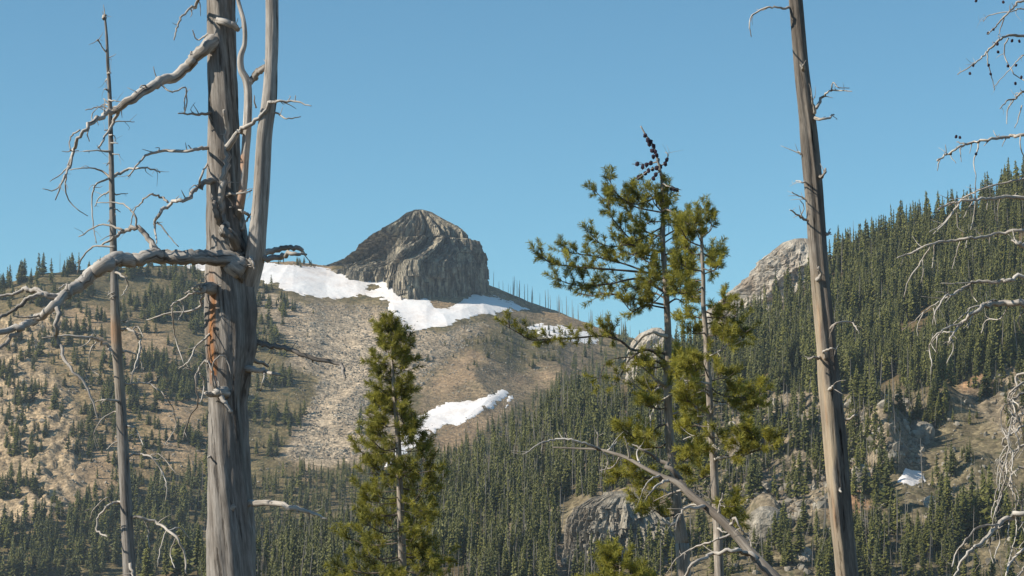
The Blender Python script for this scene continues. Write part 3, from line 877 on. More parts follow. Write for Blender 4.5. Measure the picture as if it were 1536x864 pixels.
recs = []   # x, y, z, h, kind(0 conifer, 1 snag), zone
for poly, n, (h0, h1), sn, zone in ZONES:
    q = inpoly_samples(poly, n)
    w = hit(q[:, 0], q[:, 1])
    for (x, y, z) in w[~np.isnan(w[:, 0])]:
        c = 0.5 + 0.5 * float(fbm(np.array([x / 16]), np.array([y / 16]), 2, 91)[0])
        if zone in ('left_slope', 'knolls', 'brown_slope') and c < (0.47 if zone != 'knolls' else 0.42) + RNG.uniform(-0.08, 0.08): continue
        if zone == 'knolls':
            uu_, vv_ = UV(x, y, z)
            if 1336 < uu_ < 1394 and 712 < vv_ < 790: continue
        if zone in ('hillside', 'belt') and c < 0.33 + RNG.uniform(-0.06, 0.06): continue
        recs.append((x, y, z, (h0 + (h1 - h0) * RNG.random() ** (1.3 if zone not in ('hillside', 'belt') else 0.9)) * (0.8 + 0.4 * c), int(RNG.random() < sn), zone))
for path, n, (h0, h1), sn, zone in ROWS:
    p = np.array(path, float)
    us = RNG.uniform(p[0, 0], p[-1, 0], n); vs = np.interp(us, p[:, 0], p[:, 1])
    rg = R_RIDGE if zone == 'skyline' else M_RIDGE
    for u, v in zip(us, vs):
        t = float(P(u, v, 1.0)[0]); y = float(np.interp(t, rg[0], rg[1])) + RNG.uniform(-14, 2)
        x = t * y
        recs.append((x, y, gz(x, y), RNG.uniform(h0, h1), int(RNG.random() < sn), zone))
# single trees that stand out
for u, v, h, kd, zone in ((345 - 268, 425, 15, 0, 'left_ridge'), (940, 545, 13, 0, 'saddle'), (1280, 385, 14, 0, 'skyline'), (1512, 292, 14.5, 0, 'skyline'),
                          (540, 650, 15, 0, 'belt'), (1120, 425, 11, 1, 'saddle'), (1333, 770, 15, 0, 'knolls'), (1486, 800, 17, 0, 'knolls'),
                          (1384, 735, 13, 1, 'knolls'), (665, 735, 11, 1, 'belt'), (690, 735, 11, 1, 'belt'), (1320, 600, 12, 1, 'knolls'), (1285, 640, 10, 1, 'knolls')):
    w = hit(np.array([float(u)]), np.array([float(v)]))[0]
    if np.isnan(w[0]): continue
    recs.append((*w, h, kd, zone))

for k in range(90):                                # trees along the foot of the bluff
    u = RNG.uniform(770, 1020); y = YBL - RNG.uniform(11, 26); x = float(P(u, 850., y)[0])
    recs.append((x, y, gz(x, y), RNG.uniform(5, 12), int(RNG.random() < 0.5), 'bluff'))
X = np.array([r[0] for r in recs]); Y = np.array([r[1] for r in recs]); Z = np.array([r[2] for r in recs]); H = np.array([r[3] for r in recs]); K = np.array([r[4] for r in recs])
ub, vb = UV(X, Y, Z); ut, vt = UV(X, Y, Z + H)
hp = vb - vt
inframe = (ub > 4) & (ub < 1532) & (vt < 850) & (vt > 0)
# share of the height that stands clear of nearer trees
clear = np.ones(len(recs))
order = np.argsort(Y)
for i in np.where(inframe)[0]:
    nr = (Y < Y[i] - 0.3) & (np.abs(ub - ub[i]) < hp * 0.13 + 1) & (vt < vb[i]) & (K == 0)
    js = np.where(nr)[0]
    m = 0
    for fr in (0.15, 0.35, 0.55, 0.75, 0.92):
        vvv = vb[i] + (vt[i] - vb[i]) * fr
        wd = hp[js] * 0.12 * np.clip((vvv - vt[js]) / hp[js], 0, 1)
        if not np.any((np.abs(ub[js] - ub[i]) < wd) & (vvv > vt[js]) & (vvv < vb[js])): m += 1
    clear[i] = m / 5
score = np.where(inframe, hp * clear * np.where(K == 0, 1, 1), -1)
ci = [i for i in np.argsort(-score) if K[i] == 0 and score[i] > 0][:298]
si = [i for i in np.argsort(-score) if K[i] == 1 and score[i] > 0][:290]
single = set(ci) | set(si)

WID = {'hillside': 0.85, 'belt': 0.85, 'left_slope': 1.75, 'left_ridge': 1.5, 'brown_slope': 2.0, 'knolls': 1.3, 'lower_left': 1.25}
GROUPS = {
    'hillside': ('narrow dark conifer within the dense forest on the right hillside', 'conifers of the forested right hillside',
                 'bare grey dead trunk standing within the dense forest on the right hillside', 'dead trunks of the right hillside forest'),
    'belt': ('dark conifer in the forest belt slanting down behind the middle pine', 'conifers of the slanting forest belt',
             'thin grey dead trunk in the forest belt slanting down behind the middle pine', 'dead trunks of the slanting forest belt'),
    'bluff': ('slim conifer at the foot of the grey fluted bluff at the bottom', 'conifers at the foot of the bluff',
              'bare grey dead trunk before the grey fluted bluff at the bottom', 'dead trunks before the bluff'),
    'lower_left': ('dark conifer in the low wood at the bottom left, below the rocky slope', 'conifers of the bottom left wood',
                   'thin grey dead trunk in the low wood at the bottom left', 'dead trunks of the bottom left wood'),
    'left_slope': ('small dark conifer scattered on the tan slope behind the left snags', 'conifers scattered on the left slope',
                   'small grey dead trunk on the tan slope behind the left snags', 'dead trunks on the left slope'),
    'left_ridge': ('small conifer standing against the sky on the left ridge', 'conifers along the left ridge',
                   'small bare dead tree against the sky on the left ridge', 'dead trees along the left ridge'),
    'brown_slope': ('low scrubby conifer on the brown slope below the right end of the snow', 'scrub conifers on the brown slope',
                    'low dead trunk on the brown slope below the snow', 'dead trunks on the brown slope'),
    'saddle': ('small conifer on the skyline saddle between the peak and the cone-bearing pine', 'conifers on the skyline saddle',
               'bare dead pole against the sky on the saddle right of the peak', 'dead poles on the skyline saddle'),
    'knolls': ('slim green conifer among the rocky knolls at lower right', 'conifers among the lower right knolls',
               'bare grey dead trunk standing among the rocky knolls at lower right', 'dead trunks among the lower right knolls'),
    'skyline': ('spiky conifer on the right skyline, standing against the blue sky', 'conifers along the right skyline',
                'bare dead trunk on the right skyline against the blue sky', 'dead trunks along the right skyline'),
}
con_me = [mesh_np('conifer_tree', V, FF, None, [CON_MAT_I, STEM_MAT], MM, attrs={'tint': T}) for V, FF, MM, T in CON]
big_parts = []
for V, FF, MM, T in BIGCON:
    def sub(mi, nm, mat):
        f = FF[MM == mi]; us, inv = np.unique(f, return_inverse=True)
        return mesh_np(nm, V[us], inv.reshape(-1, 3), None, [mat], attrs={'tint': T[us]})
    big_parts.append((sub(0, 'crown', CON_MAT_I), sub(1, 'trunk', STEM_MAT)))
sng_me = [mesh_np('dead_tree', V, FF, None, [FARSNAG_MAT]) for V, FF in SNG]
for rank, i in enumerate(ci):
    lab = GROUPS[recs[i][5]]
    rot = random.uniform(0, 6.28)
    if hp[i] > 52:
        o = empty('conifer_tree', (X[i], Y[i], Z[i]), lab[0], 'conifer', lab[1])
        cr, tr = big_parts[rank % 4]
        link('crown', cr, o); link('trunk', tr, o)
    else:
        o = link('conifer_tree', con_me[rank % 8]); o.location = (X[i], Y[i], Z[i]); tag(o, lab[0], 'conifer', lab[1])
    s = H[i]; wd = random.uniform(0.85, 1.2) * WID.get(recs[i][5], 1)
    o.scale = (s * wd, s * wd, s); o.rotation_euler = (random.gauss(0, 0.02), random.gauss(0, 0.02), rot)
for rank, i in enumerate(si):
    lab = GROUPS[recs[i][5]]
    o = link('dead_tree', sng_me[rank % 6]); o.location = (X[i], Y[i], Z[i]); tag(o, lab[2], 'dead tree', lab[3])
    tl = 0.05 if random.random() < 0.85 else 0.25
    k_ = 1.7 if recs[i][5] == 'saddle' else 1.15
    o.scale = (H[i] * k_, H[i] * k_, H[i]); o.rotation_euler = (random.gauss(0, tl), random.gauss(0, tl), random.uniform(0, 6.28))
A = Acc()
rest = [i for i in range(len(recs)) if i not in single]
groups = {}
for i in rest:
    k = (K[i], random.randrange(8) if K[i] == 0 else random.randrange(6)); groups.setdefault(k, []).append(i)
for (kd, p), idx in groups.items():
    idx = np.array(idx); n = len(idx)
    V, FF = (CON[p][0], CON[p][1]) if kd == 0 else SNG[p]
    nv = len(V)
    an = RNG.uniform(0, 6.28, n); ca, sa = np.cos(an)[:, None], np.sin(an)[:, None]
    w = RNG.uniform(0.85, 1.25, n)[:, None] * np.array([(WID.get(recs[i_][5], 1) if kd == 0 else (1.7 if recs[i_][5] == 'saddle' else 1)) for i_ in idx])[:, None]
    lx = RNG.normal(0, 0.02, n)[:, None]
    x = (V[None, :, 0] * ca - V[None, :, 1] * sa) * w; y = (V[None, :, 0] * sa + V[None, :, 1] * ca) * w
    VV = np.stack([x + lx * V[None, :, 2], y, np.broadcast_to(V[None, :, 2], x.shape)], -1) * H[idx][:, None, None]
    VV = VV + np.stack([X[idx], Y[idx], Z[idx]], -1)[:, None]
    Fz = (FF[None] + (np.arange(n) * nv)[:, None, None]).reshape(-1, 3)
    if kd == 0:
        base = RNG.random(n)
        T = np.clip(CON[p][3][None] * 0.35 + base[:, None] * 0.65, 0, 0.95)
        rust = RNG.random(n) < 0.006
        T[rust] = 1.0
        MM = np.tile(CON[p][2], n)
        A.V.append(VV.reshape(-1, 3)); A.F3.append(Fz + A.n); A.m3.append(MM); A.A.setdefault('tint', []).append(T.ravel()); A.n += n * nv
    else:
        A.V.append(VV.reshape(-1, 3)); A.F3.append(Fz + A.n); A.m3.append(np.full(len(Fz), 2)); A.A.setdefault('tint', []).append(np.zeros(n * nv)); A.n += n * nv
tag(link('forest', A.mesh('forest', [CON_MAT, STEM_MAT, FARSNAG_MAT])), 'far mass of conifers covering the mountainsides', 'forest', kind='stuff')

# ------------------------------------------------------------------ foreground wood
def smooth_path(p, r, sub):
    """Catmull-Rom through 3D points"""
    p = np.asarray(p, float); r = np.asarray(r, float)
    if len(p) == 2: 
        t = np.linspace(0, 1, sub + 1)[:, None]
        return p[0] * (1 - t) + p[1] * t, (r[0] * (1 - t[:, 0]) + r[1] * t[:, 0])
    e = np.concatenate([[2 * p[0] - p[1]], p, [2 * p[-1] - p[-2]]])
    out = []; ro = []
    for i in range(len(p) - 1):
        a, b, c, d = e[i:i + 4]
        for k in range(sub):
            t = k / sub
            out.append(0.5 * ((2 * b) + (c - a) * t + (2 * a - 5 * b + 4 * c - d) * t * t + (3 * b - a - 3 * c + d) * t ** 3))
            ro.append(r[i] * (1 - t) + r[i + 1] * t)
    out.append(p[-1]); ro.append(r[-1])
    return np.array(out), np.array(ro)

def tube(A, p, r, ns=8, lump=0.12, seed=0, flute=0.0, org=None, pale=None, twist=0.0, mat=0):
    """stem through points p with radii r; end closed"""
    p = np.asarray(p, float); r = np.asarray(r, float); n = len(p)
    tg = np.gradient(p, axis=0); tg /= np.linalg.norm(tg, axis=1)[:, None] + 1e-12
    up = np.array([0, 0, 1.0]) if abs(tg[0, 2]) < 0.8 else np.array([0.0, 1.0, 0])
    x = np.cross(up, tg[0]); x /= np.linalg.norm(x)
    fr = []
    for i in range(n):
        x = x - tg[i] * x.dot(tg[i]); x /= np.linalg.norm(x) + 1e-12
        fr.append((x.copy(), np.cross(tg[i], x)))
    fx = np.array([f[0] for f in fr]); fy = np.array([f[1] for f in fr])
    L = np.concatenate([[0], np.cumsum(np.linalg.norm(np.diff(p, axis=0), axis=1))])
    th = np.linspace(0, 2 * math.pi, ns, endpoint=False)
    TH, LL = np.meshgrid(th, L, indexing='xy')
    RRr = np.broadcast_to(r[:, None], TH.shape)
    tw = TH + twist * LL
    rm = max(r.max(), 1e-4)
    dl = lump * noise3(np.cos(tw) * 1.5 + seed, np.sin(tw) * 1.5, LL / (rm * 5) + seed * 3.1, seed)
    if flute: dl = dl + flute * fbm3(np.cos(tw) * 3 + seed, np.sin(tw) * 3, LL / (rm * 22), 3, seed + 7)
    rr = RRr * (1 + dl)
    V = p[:, None] + fx[:, None] * (np.cos(TH) * rr)[..., None] + fy[:, None] * (np.sin(TH) * rr)[..., None]
    gr = np.stack([np.cos(tw) * RRr + seed * 0.7, np.sin(tw) * RRr, LL], -1).reshape(-1, 3)
    i2 = np.arange(n * ns).reshape(n, ns); nx = np.roll(i2, -1, 1)
    q = np.stack([i2[:-1], nx[:-1], nx[1:], i2[1:]], -1).reshape(-1, 4)
    Vf = np.concatenate([V.reshape(-1, 3), [p[-1] + tg[-1] * r[-1] * 0.5], [p[0]]])
    k = n * ns
    t3 = np.concatenate([np.stack([i2[-1], nx[-1], np.full(ns, k)], -1), np.stack([nx[0], i2[0], np.full(ns, k + 1)], -1)])
    zz = np.zeros(len(Vf))
    oa = zz if org is None else np.append(org(V).ravel(), [0, 0])
    pa = zz if pale is None else np.append(pale(V).ravel(), [0, 0])
    A.add(Vf, t3, q, mat, gr=np.concatenate([gr, gr[-1:], gr[:1]]), org=oa, pale=pa)

def widths(w, n):
    if isinstance(w, (tuple, list)) and len(w) == n: return np.array(w, float)
    w = np.array(w, float)
    return np.interp(np.linspace(0, 1, n), np.linspace(0, 1, len(w)), w)

SEED = [0]
def branch(parent, org, pts, w, d0, d1, mat, name='branch', subs=(), spurs=0, ns=7, fork=True):
    """one traced branch as a mesh of its own; pts in photo pixels, distance runs d0 -> d1; subs become twigs"""
    SEED[0] += 1
    rs = np.random.default_rng(SEED[0])
    pts = np.array(pts, float); n = len(pts)
    seg = np.concatenate([[0], np.cumsum(np.hypot(*np.diff(pts, axis=0).T))]); s = seg / seg[-1]
    d = d0 + (d1 - d0) * s ** 1.1
    d = d + np.where((s > 0) & (s < 1), rs.normal(0, 0.004, n) * d, 0)
    w3 = P(pts[:, 0], pts[:, 1], d)
    r = widths(w, n) / 2 * d / F
    if name == 'branch': r[0] *= 1.35
    p, rr = smooth_path(w3, r, 5)
    px = np.linalg.norm(np.diff(p, axis=0), axis=1).mean()
    p[1:-1] += rs.normal(0, 1, (len(p) - 2, 3)) * np.minimum(px * 0.22, rr[1:-1, None] * 0.5)
    A = Acc()
    tube(A, p, rr, ns, 0.17, SEED[0])
    for k in range(spurs + 2 if name == 'branch' else spurs):
        j = int(rs.integers(len(p) // 4, len(p)))
        j = min(j, len(p) - 2)
        dr = rs.normal(0, 1, 3); dr[2] += 0.2; dr /= np.linalg.norm(dr)
        tg = p[j + 1] - p[j]; tg /= np.linalg.norm(tg) + 1e-9
        dr = dr * 0.8 + tg * 0.5
        Ls = rs.uniform(6, 26) * d0 / F
        pp = np.array([p[j], p[j] + dr * Ls * 0.5, p[j] + dr * Ls + rs.normal(0, 0.25, 3) * Ls])
        ra = min(rr[j] * 0.5, 1.1 * d0 / F)
        p2, r2 = smooth_path(pp, [ra, ra * 0.7, ra * 0.35], 3)
        tube(A, p2, r2, 4, 0.1, SEED[0] + k)
    o = link(name, A.mesh(name, [mat], True, org), parent)
    for sb in subs:
        sp = np.array(sb[0], float)
        j = int(np.argmin((pts[:, 0] - sp[0, 0]) ** 2 + (pts[:, 1] - sp[0, 1]) ** 2))
        # nearest point along the smoothed parent
        pu, pv = UV(p[:, 0], p[:, 1], p[:, 2])
        j = int(np.argmin((pu - sp[0, 0]) ** 2 + (pv - sp[0, 1]) ** 2))
        dd = float(p[j, 1])
        ln = np.hypot(*np.diff(sp, axis=0).T).sum() * dd / F
        d_end = dd + (sb[2] if len(sb) > 2 else rs.choice([-1, 1]) * rs.uniform(0.2, 0.6) * ln)
        branch(o, org, sp, sb[1], dd, d_end, mat, 'twig', (), max(0, int(ln * 3)) if len(sb) < 4 else sb[3], 5)
    return o

def trunk_mesh(name, pts, w, d, mat, org, parent, ns=28, flute=0.25, lump=0.08, to_ground=True, orgf=None, palef=None, twist=0.0, sub=8, seed=3):
    pts = np.array(pts, float); n = len(pts)
    dd = np.full(n, float(d)) if np.isscalar(d) else np.array(d, float)
    w3 = P(pts[:, 0], pts[:, 1], dd); r = widths(w, n) / 2 * dd / F
    if to_ground:
        b = w3[-1]; g = gz(b[0], b[1])
        dirn = (w3[-1] - w3[-2]); dirn = dirn / abs(dirn[2])
        kz = b[2] - g
        e1 = b + dirn * kz * 0.55; e2 = b + dirn * kz * 1.0 + np.array([0, 0, -0.35])
        w3 = np.concatenate([w3, [e1, e2]]); r = np.concatenate([r, [r[-1] * 1.15, r[-1] * 1.6]])
    p, rr = smooth_path(w3, r, sub)
    A = Acc(); tube(A, p, rr, ns, lump, seed, flute, orgf, palef, twist)
    return link(name, A.mesh(name, [mat], True, org), parent)

# ---- the big silver snag -------------------------------------------------
D1 = 25.0
def gbase(u, v, d):
    w = P(u, v, d); return np.array([w[0], w[1], gz(w[0], w[1])])
o1 = gbase(352, 864, D1)
T1 = empty('dead_tree', o1, 'thick silver dead tree with forked trunk and one long twisting limb to the left', 'dead tree')
def px_of(V): return UV(V[..., 0], V[..., 1], V[..., 2])
def org_strip(V):
    u, v = px_of(V)
    return sstep(7, 2, np.abs(u - (318 + 2 * np.sin(v / 17)))) * sstep(395, 440, v) * sstep(585, 560, v) * 0.9 * (V[..., 1] < D1)
trunk_mesh('trunk', [(331, -120), (331, 0), (333, 100), (334, 200), (335, 300), (340, 360), (346, 410), (347, 470), (346, 520), (342, 570), (341, 610), (343, 700), (346, 780), (348, 864)],
           [38, 42, 46, 47, 50, 58, 72, 74, 70, 58, 52, 56, 61, 66], D1, SNAG_MAT, o1, T1, 48, 0.30, 0.08, True, org_strip, None, 0.35, 8, 3)
def org_mid(V):
    u, v = px_of(V)
    return sstep(195, 215, v) * sstep(320, 300, v) * 0.6 * (u < 364 + 3 * np.sin(v / 9))
trunk_mesh('stem', [(350, 350), (356, 325), (361, 303), (365, 275), (367, 240), (370, 200), (372, 150), (370, 122), (362, 105), (361, 85), (367, 65), (366, 35), (357, 0), (350, -40)],
           [20, 15, 13, 12, 12, 13, 12, 12, 10, 9, 7, 7, 6, 5], [D1 - .05, D1 - .08, D1 - .26, D1 - .26, D1 - .26, D1 - .26, D1 - .26, D1 - .26, D1 - .26, D1 - .26, D1 - .26, D1 - .26, D1 - .1, D1 - .26], LIMB_MAT, o1, T1, 20, 0.15, 0.1, False, org_mid, None, 0.2, 6, 5)
trunk_mesh('stem', [(362, 470), (372, 425), (382, 385), (386, 350), (391, 300), (394, 250), (397, 200), (404, 150), (407, 100), (408, 50), (408, 0), (406, -80)],
           [26, 32, 31, 28, 24, 24, 25, 24, 20, 20, 20, 18], [D1, D1 - .06, D1 - .16, D1 - .24, D1 - .32, D1 - .36, D1 - .4, D1 - .42, D1 - .42, D1 - .42, D1 - .42, D1 - .42], LIMB_MAT, o1, T1, 28, 0.18, 0.08, False, None, None, 0.25, 8, 6)
b = lambda pts, w, dz=0.0, subs=(), spurs=0, d=0.0, mat=LIMB_MAT, name='branch': branch(T1, o1, pts, w, D1 + d, D1 + d + dz, mat, name, subs, spurs, 10 if max(np.atleast_1d(w)) > 10 else 7)
b([(370, 124), (378, 119), (388, 108), (400, 100)], (11, 10), -0.12, d=-.26)
b([(325, 30), (338, 33), (350, 38), (358, 46)], (8, 12, 11, 6), 0, d=-.17)
b([(320, -20), (300, -8), (293, 9), (285, 11), (272, 27), (265, 43), (261, 60)], (6, 2), -0.4, spurs=2)
b([(322, 48), (311, 52), (296, 60), (289, 45)], (4, 3, 2, 1.5), -0.2, spurs=1)
b([(330, 60), (311, 70), (295, 85), (280, 102), (260, 116), (240, 123), (220, 135), (200, 147), (180, 161), (165, 167), (150, 177), (132, 188), (120, 205), (110, 225), (106, 245), (97, 265), (83, 300)],
  (24, 20, 17, 16, 15, 15, 13, 13, 11, 8, 7, 6, 5, 5, 4, 3, 1.5), -1.2, [
  ([(178, 165), (168, 185), (152, 215), (147, 222)], (6, 2)), ([(167, 164), (150, 160), (128, 165)], (3, 1.5)), ([(134, 188), (131, 200), (134, 212)], (2.5, 1.5)),
  ([(120, 195), (106, 205), (106, 225), (118, 226)], (3, 1.5)), ([(110, 225), (102, 250), (98, 280), (103, 300), (118, 315), (132, 324)], (3, 1.2)),
  ([(106, 247), (90, 262), (75, 272)], (2.5, 1.2)), ([(98, 265), (88, 280), (78, 286), (64, 283)], (2.5, 1.2)), ([(235, 121), (230, 100)], (2.2, 1.2)),
  ([(280, 100), (286, 80), (290, 77)], (3, 1.2)), ([(240, 127), (258, 138), (278, 131), (280, 150), (278, 166)], (3, 2)), ([(140, 186), (138, 172), (148, 160)], (2.5, 1.2)),
  ([(156, 178), (157, 148)], (2.5, 1.2)), ([(222, 133), (214, 128), (210, 131)], (3, 2))], 9)
b([(340, 170), (318, 170), (300, 171), (267, 170)], (7, 5, 4, 2), -0.3, [([(277, 170), (277, 150), (280, 132)], (2.5, 1.5))], 2, d=-.12)
b([(338, 220), (310, 222), (288, 226), (250, 227), (225, 230), (210, 242), (192, 265)], (7, 6, 5, 4.5, 4, 3, 2), -0.5, [([(290, 226), (282, 218)], (2.5, 1.5))], 4, d=-.12)
b([(330, 270), (305, 274), (295, 285), (275, 299), (255, 305), (240, 320), (233, 335), (235, 365)], (9, 8, 7, 6, 5, 5, 4, 2), -0.5, [
  ([(252, 304), (240, 295), (225, 292), (210, 305), (200, 320), (196, 340)], (4, 1.6)), ([(236, 333), (250, 350), (268, 370)], (3, 1.5)), ([(297, 280), (303, 262), (312, 245), (334, 237)], (4, 3), 0.3)], 5, d=-.12)
b([(352, 415), (357, 395), (356, 372), (345, 352), (334, 338), (326, 322), (322, 304)], (24, 24, 20, 15, 13, 11, 8), -0.15, d=-.2, mat=SNAG_MAT)
b([(340, 350), (332, 320), (331, 295), (337, 260), (340, 230), (339, 200), (336, 165)], (14, 12, 11, 10, 9, 8, 5), -0.05, [], 3, d=-.22)
b([(340, 222), (357, 200), (375, 187), (395, 172), (403, 155), (415, 152), (442, 152), (467, 159)], (10, 8, 7, 6, 5, 4, 3, 1.5), -0.5, [
  ([(398, 168), (417, 170), (430, 178), (451, 175)], (4, 1.5)), ([(442, 152), (443, 143)], (2, 1.2)), ([(384, 162), (381, 143)], (3, 1.5))], 3, d=-.25)
b([(340, 293), (360, 290), (378, 285)], (5, 2), -0.2, d=-.15, spurs=1)
b([(372, 322), (362, 316), (352, 312), (345, 311)], (4, 2), -0.2, d=-.15, spurs=2)
b([(362, 345), (372, 328), (380, 318), (392, 322)], (4, 3, 2.5, 2), -0.15, d=-.15, spurs=2)
b([(357, 402), (340, 389), (309, 385), (278, 386), (245, 385), (227, 383), (199, 390), (176, 388), (157, 398), (137, 411), (120, 427), (104, 436), (93, 446), (76, 462), (56, 478), (35, 490), (14, 495), (-20, 505), (-60, 520)],
  (30, 25, 22, 22, 22, 20, 22, 24, 24, 22, 20, 17, 14, 13, 12, 11, 10, 9, 7), -1.6, [
  ([(100, 440), (88, 445), (69, 442), (49, 435), (35, 434), (18, 441), (-12, 447)], (13, 12, 10, 8, 6, 5, 4)),
  ([(64, 442), (46, 445), (28, 460), (12, 470), (-10, 482)], (8, 5)), ([(35, 490), (14, 510), (-10, 530)], (8, 5)),
  ([(86, 452), (87, 471), (84, 492), (89, 515), (102, 545), (126, 574), (137, 598), (148, 631)], (9, 8, 7, 6, 5, 4, 3, 1.5)),
  ([(237, 378), (222, 358), (208, 342), (185, 347), (170, 357), (148, 370)], (14, 9, 8, 6, 5, 2)),
  ([(207, 342), (200, 320), (180, 305), (145, 304)], (4, 3, 2.5, 1.5)), ([(186, 346), (155, 337), (118, 355)], (4, 1.8)),
  ([(172, 370), (140, 370), (122, 388), (116, 410)], (3.5, 1.8)), ([(62, 472), (42, 476), (22, 473)], (4, 1.5)),
  ([(137, 405), (146, 393), (150, 390)], (5, 3)), ([(104, 430), (98, 427), (88, 434)], (4, 2)), ([(56, 478), (48, 488), (60, 484)], (3, 1.5))], 6, d=-.18)
b([(385, 382), (412, 376), (432, 372), (450, 374), (456, 379)], (8, 9, 8, 7, 3), 0.3, d=.02)
b([(380, 383), (398, 386), (420, 386), (442, 380), (460, 382)], (10, 10, 8, 6, 3), -0.25, d=-.1)
b([(374, 382), (379, 392), (382, 404)], (6, 3), -0.1, d=-.2)
b([(375, 512), (390, 515), (411, 519), (438, 526), (470, 538), (508, 545), (514, 556), (518, 567)], (10, 8, 8, 7, 7, 6, 6, 3), -0.4, d=.0, mat=SNAG_MAT, subs=[([(466, 537), (470, 544)], (3, 2))])
b([(366, 552), (385, 554), (400, 557), (420, 562)], (10, 8, 6, 4), -0.3, [([(396, 558), (394, 575), (391, 586)], (3, 1.5))], d=-.05)
b([(372, 535), (388, 543), (403, 550)], (7, 4), 0.2, d=.05)
b([(340, 764), (352, 759), (368, 755), (406, 755), (438, 760), (465, 768), (490, 778)], (14, 12, 10, 9, 8, 5, 2.5), -0.5, [([(462, 768), (464, 776), (463, 785)], (3, 1.5)), ([(438, 760), (448, 770)], (2.5, 1.5))], 3, d=-.15, mat=TWIG_MAT)
b([(340, 590), (328, 588), (318, 592), (308, 590)], (16, 13, 9, 5), -0.25, [
  ([(326, 586), (314, 545), (304, 545), (293, 566), (296, 604), (282, 631), (274, 660)], (4, 1.8)), ([(322, 588), (320, 545), (336, 534), (347, 561)], (3, 1.5)),
  ([(300, 560), (306, 580), (300, 604)], (2.5, 1.5)), ([(330, 590), (337, 604), (347, 618)], (9, 6), -0.1), ([(318, 560), (326, 570), (333, 592)], (3, 1.5))], 5, d=-.15)
b([(322, 432), (308, 432), (300, 436)], (18, 15, 9), -0.2, [
  ([(309, 437), (290, 440), (268, 451), (258, 459), (260, 478)], (4.5, 2)), ([(305, 440), (300, 459), (285, 467), (252, 470), (220, 480)], (5, 2)),
  ([(258, 462), (259, 478), (263, 507), (274, 540), (287, 556)], (2.5, 1.5)), ([(312, 425), (294, 430), (278, 440)], (4, 2)), ([(270, 450), (276, 462), (268, 480)], (3, 1.5))], 6, d=-.12)
b([(320, 500), (311, 505), (293, 521), (285, 540), (268, 553)], (4, 1.5), -0.3, spurs=3, d=-.15, mat=TWIG_MAT)
b([(325, 690), (318, 685), (312, 686)], (6, 3), -0.1, d=-.1)

# ---- thin snag at the left ----------------------------------------------
D2 = 40.0
o2 = gbase(194, 864, D2)
T2 = empty('dead_tree', o2, 'thin bare dead pole at the left, crossed by the thick snag\'s limbs', 'dead tree')
def pale2(V):
    u, v = px_of(V); return sstep(430, 480, v) * sstep(620, 560, v) * 0.5
def org2(V):
    u, v = px_of(V); return sstep(470, 490, v) * sstep(525, 505, v) * 0.6
trunk_mesh('trunk', [(157, 22), (160, 55), (162, 100), (164, 130), (166, 200), (168, 300), (170, 380), (172, 440), (174, 500), (178, 560), (182, 620), (186, 700), (190, 780), (194, 864)],
           [3, 4, 5, 6, 7.5, 9, 11, 13, 15, 15, 16, 17, 19, 20], D2, SNAG_MAT, o2, T2, 16, 0.12, 0.1, True, org2, pale2, 0.1, 6, 9)
b2 = lambda pts, w, dz=0.0, subs=(), spurs=1, d=0.0: branch(T2, o2, pts, w, D2 + d, D2 + d + dz, TWIG_MAT, 'branch', subs, spurs, 5)
b2([(157, 28), (156, 24), (159, 22)], (6, 5, 3)); b2([(161, 82), (153, 70), (148, 62), (147, 60)], (2.5, 2, 2, 3.5), -.2)
for i_, (y_, s_, l_) in enumerate(((88, 1, 5), (110, 1, 6), (120, -1, 4), (135, -1, 6), (152, 1, 20), (158, -1, 12), (172, 1, 6), (183, 1, 38), (196, -1, 8), (203, 1, 9), (215, 1, 12), (232, 1, 14), (245, -1, 6), (292, 1, 24), (315, 1, 12), (330, -1, 8), (440, -1, 12), (446, -1, 10), (482, 1, 14))):
    xx = float(np.interp(y_, [22, 300, 560], [158, 168, 178]))
    b2([(xx, y_), (xx + s_ * l_ * .5, y_ - 1), (xx + s_ * l_, y_ + random.uniform(-3, 4))], (2.4, 1.2), random.uniform(-.3, .3), spurs=0)
b2([(167, 229), (150, 226), (125, 227)], (3.5, 1.6), -.3); b2([(167, 266), (150, 256), (130, 252), (105, 255)], (3.5, 1.4), -.4)
b2([(167, 266), (190, 255), (210, 251), (230, 254), (240, 259)], (4.5, 2), .4, spurs=3); b2([(165, 267), (143, 277), (138, 300), (140, 340), (145, 365)], (3, 1.4), -.4, spurs=2)
b2([(167, 287), (150, 295), (142, 310)], (2.5, 1.4), .3); b2([(167, 165), (168, 160), (155, 148)], (2.5, 1.5), .2)
b2([(172, 409), (188, 416), (191, 430), (183, 443)], (3, 1.8), -.3, spurs=0); b2([(174, 530), (162, 520), (148, 510), (129, 505), (97, 504), (64, 507)], (7, 6, 5, 4, 3, 1.6), -.7, [([(145, 512), (135, 529), (137, 553), (150, 564)], (2.5, 1.4))], 2)
b2([(175, 494), (188, 494), (199, 497), (209, 510), (209, 529), (201, 553), (196, 575)], (5, 4.5, 4, 4, 3.5, 2.5, 1.4), -.5, [([(199, 495), (207, 489), (215, 506)], (2.5, 1.4))], 2)
b2([(176, 526), (199, 529), (212, 542), (213, 560)], (3.5, 1.5), .4); b2([(181, 601), (160, 600), (150, 601), (134, 607)], (3.5, 1.4), -.4)
b2([(180, 577), (210, 575), (226, 577), (247, 593), (260, 615), (263, 642), (247, 668)], (3, 1.3), .6, spurs=3); b2([(181, 620), (170, 618), (150, 632), (140, 652)], (3, 1.3), -.4)
b2([(184, 638), (196, 640), (204, 644), (215, 668)], (4, 1.6), -.3); b2([(184, 660), (172, 664), (160, 674)], (2.5, 1.2), .3)
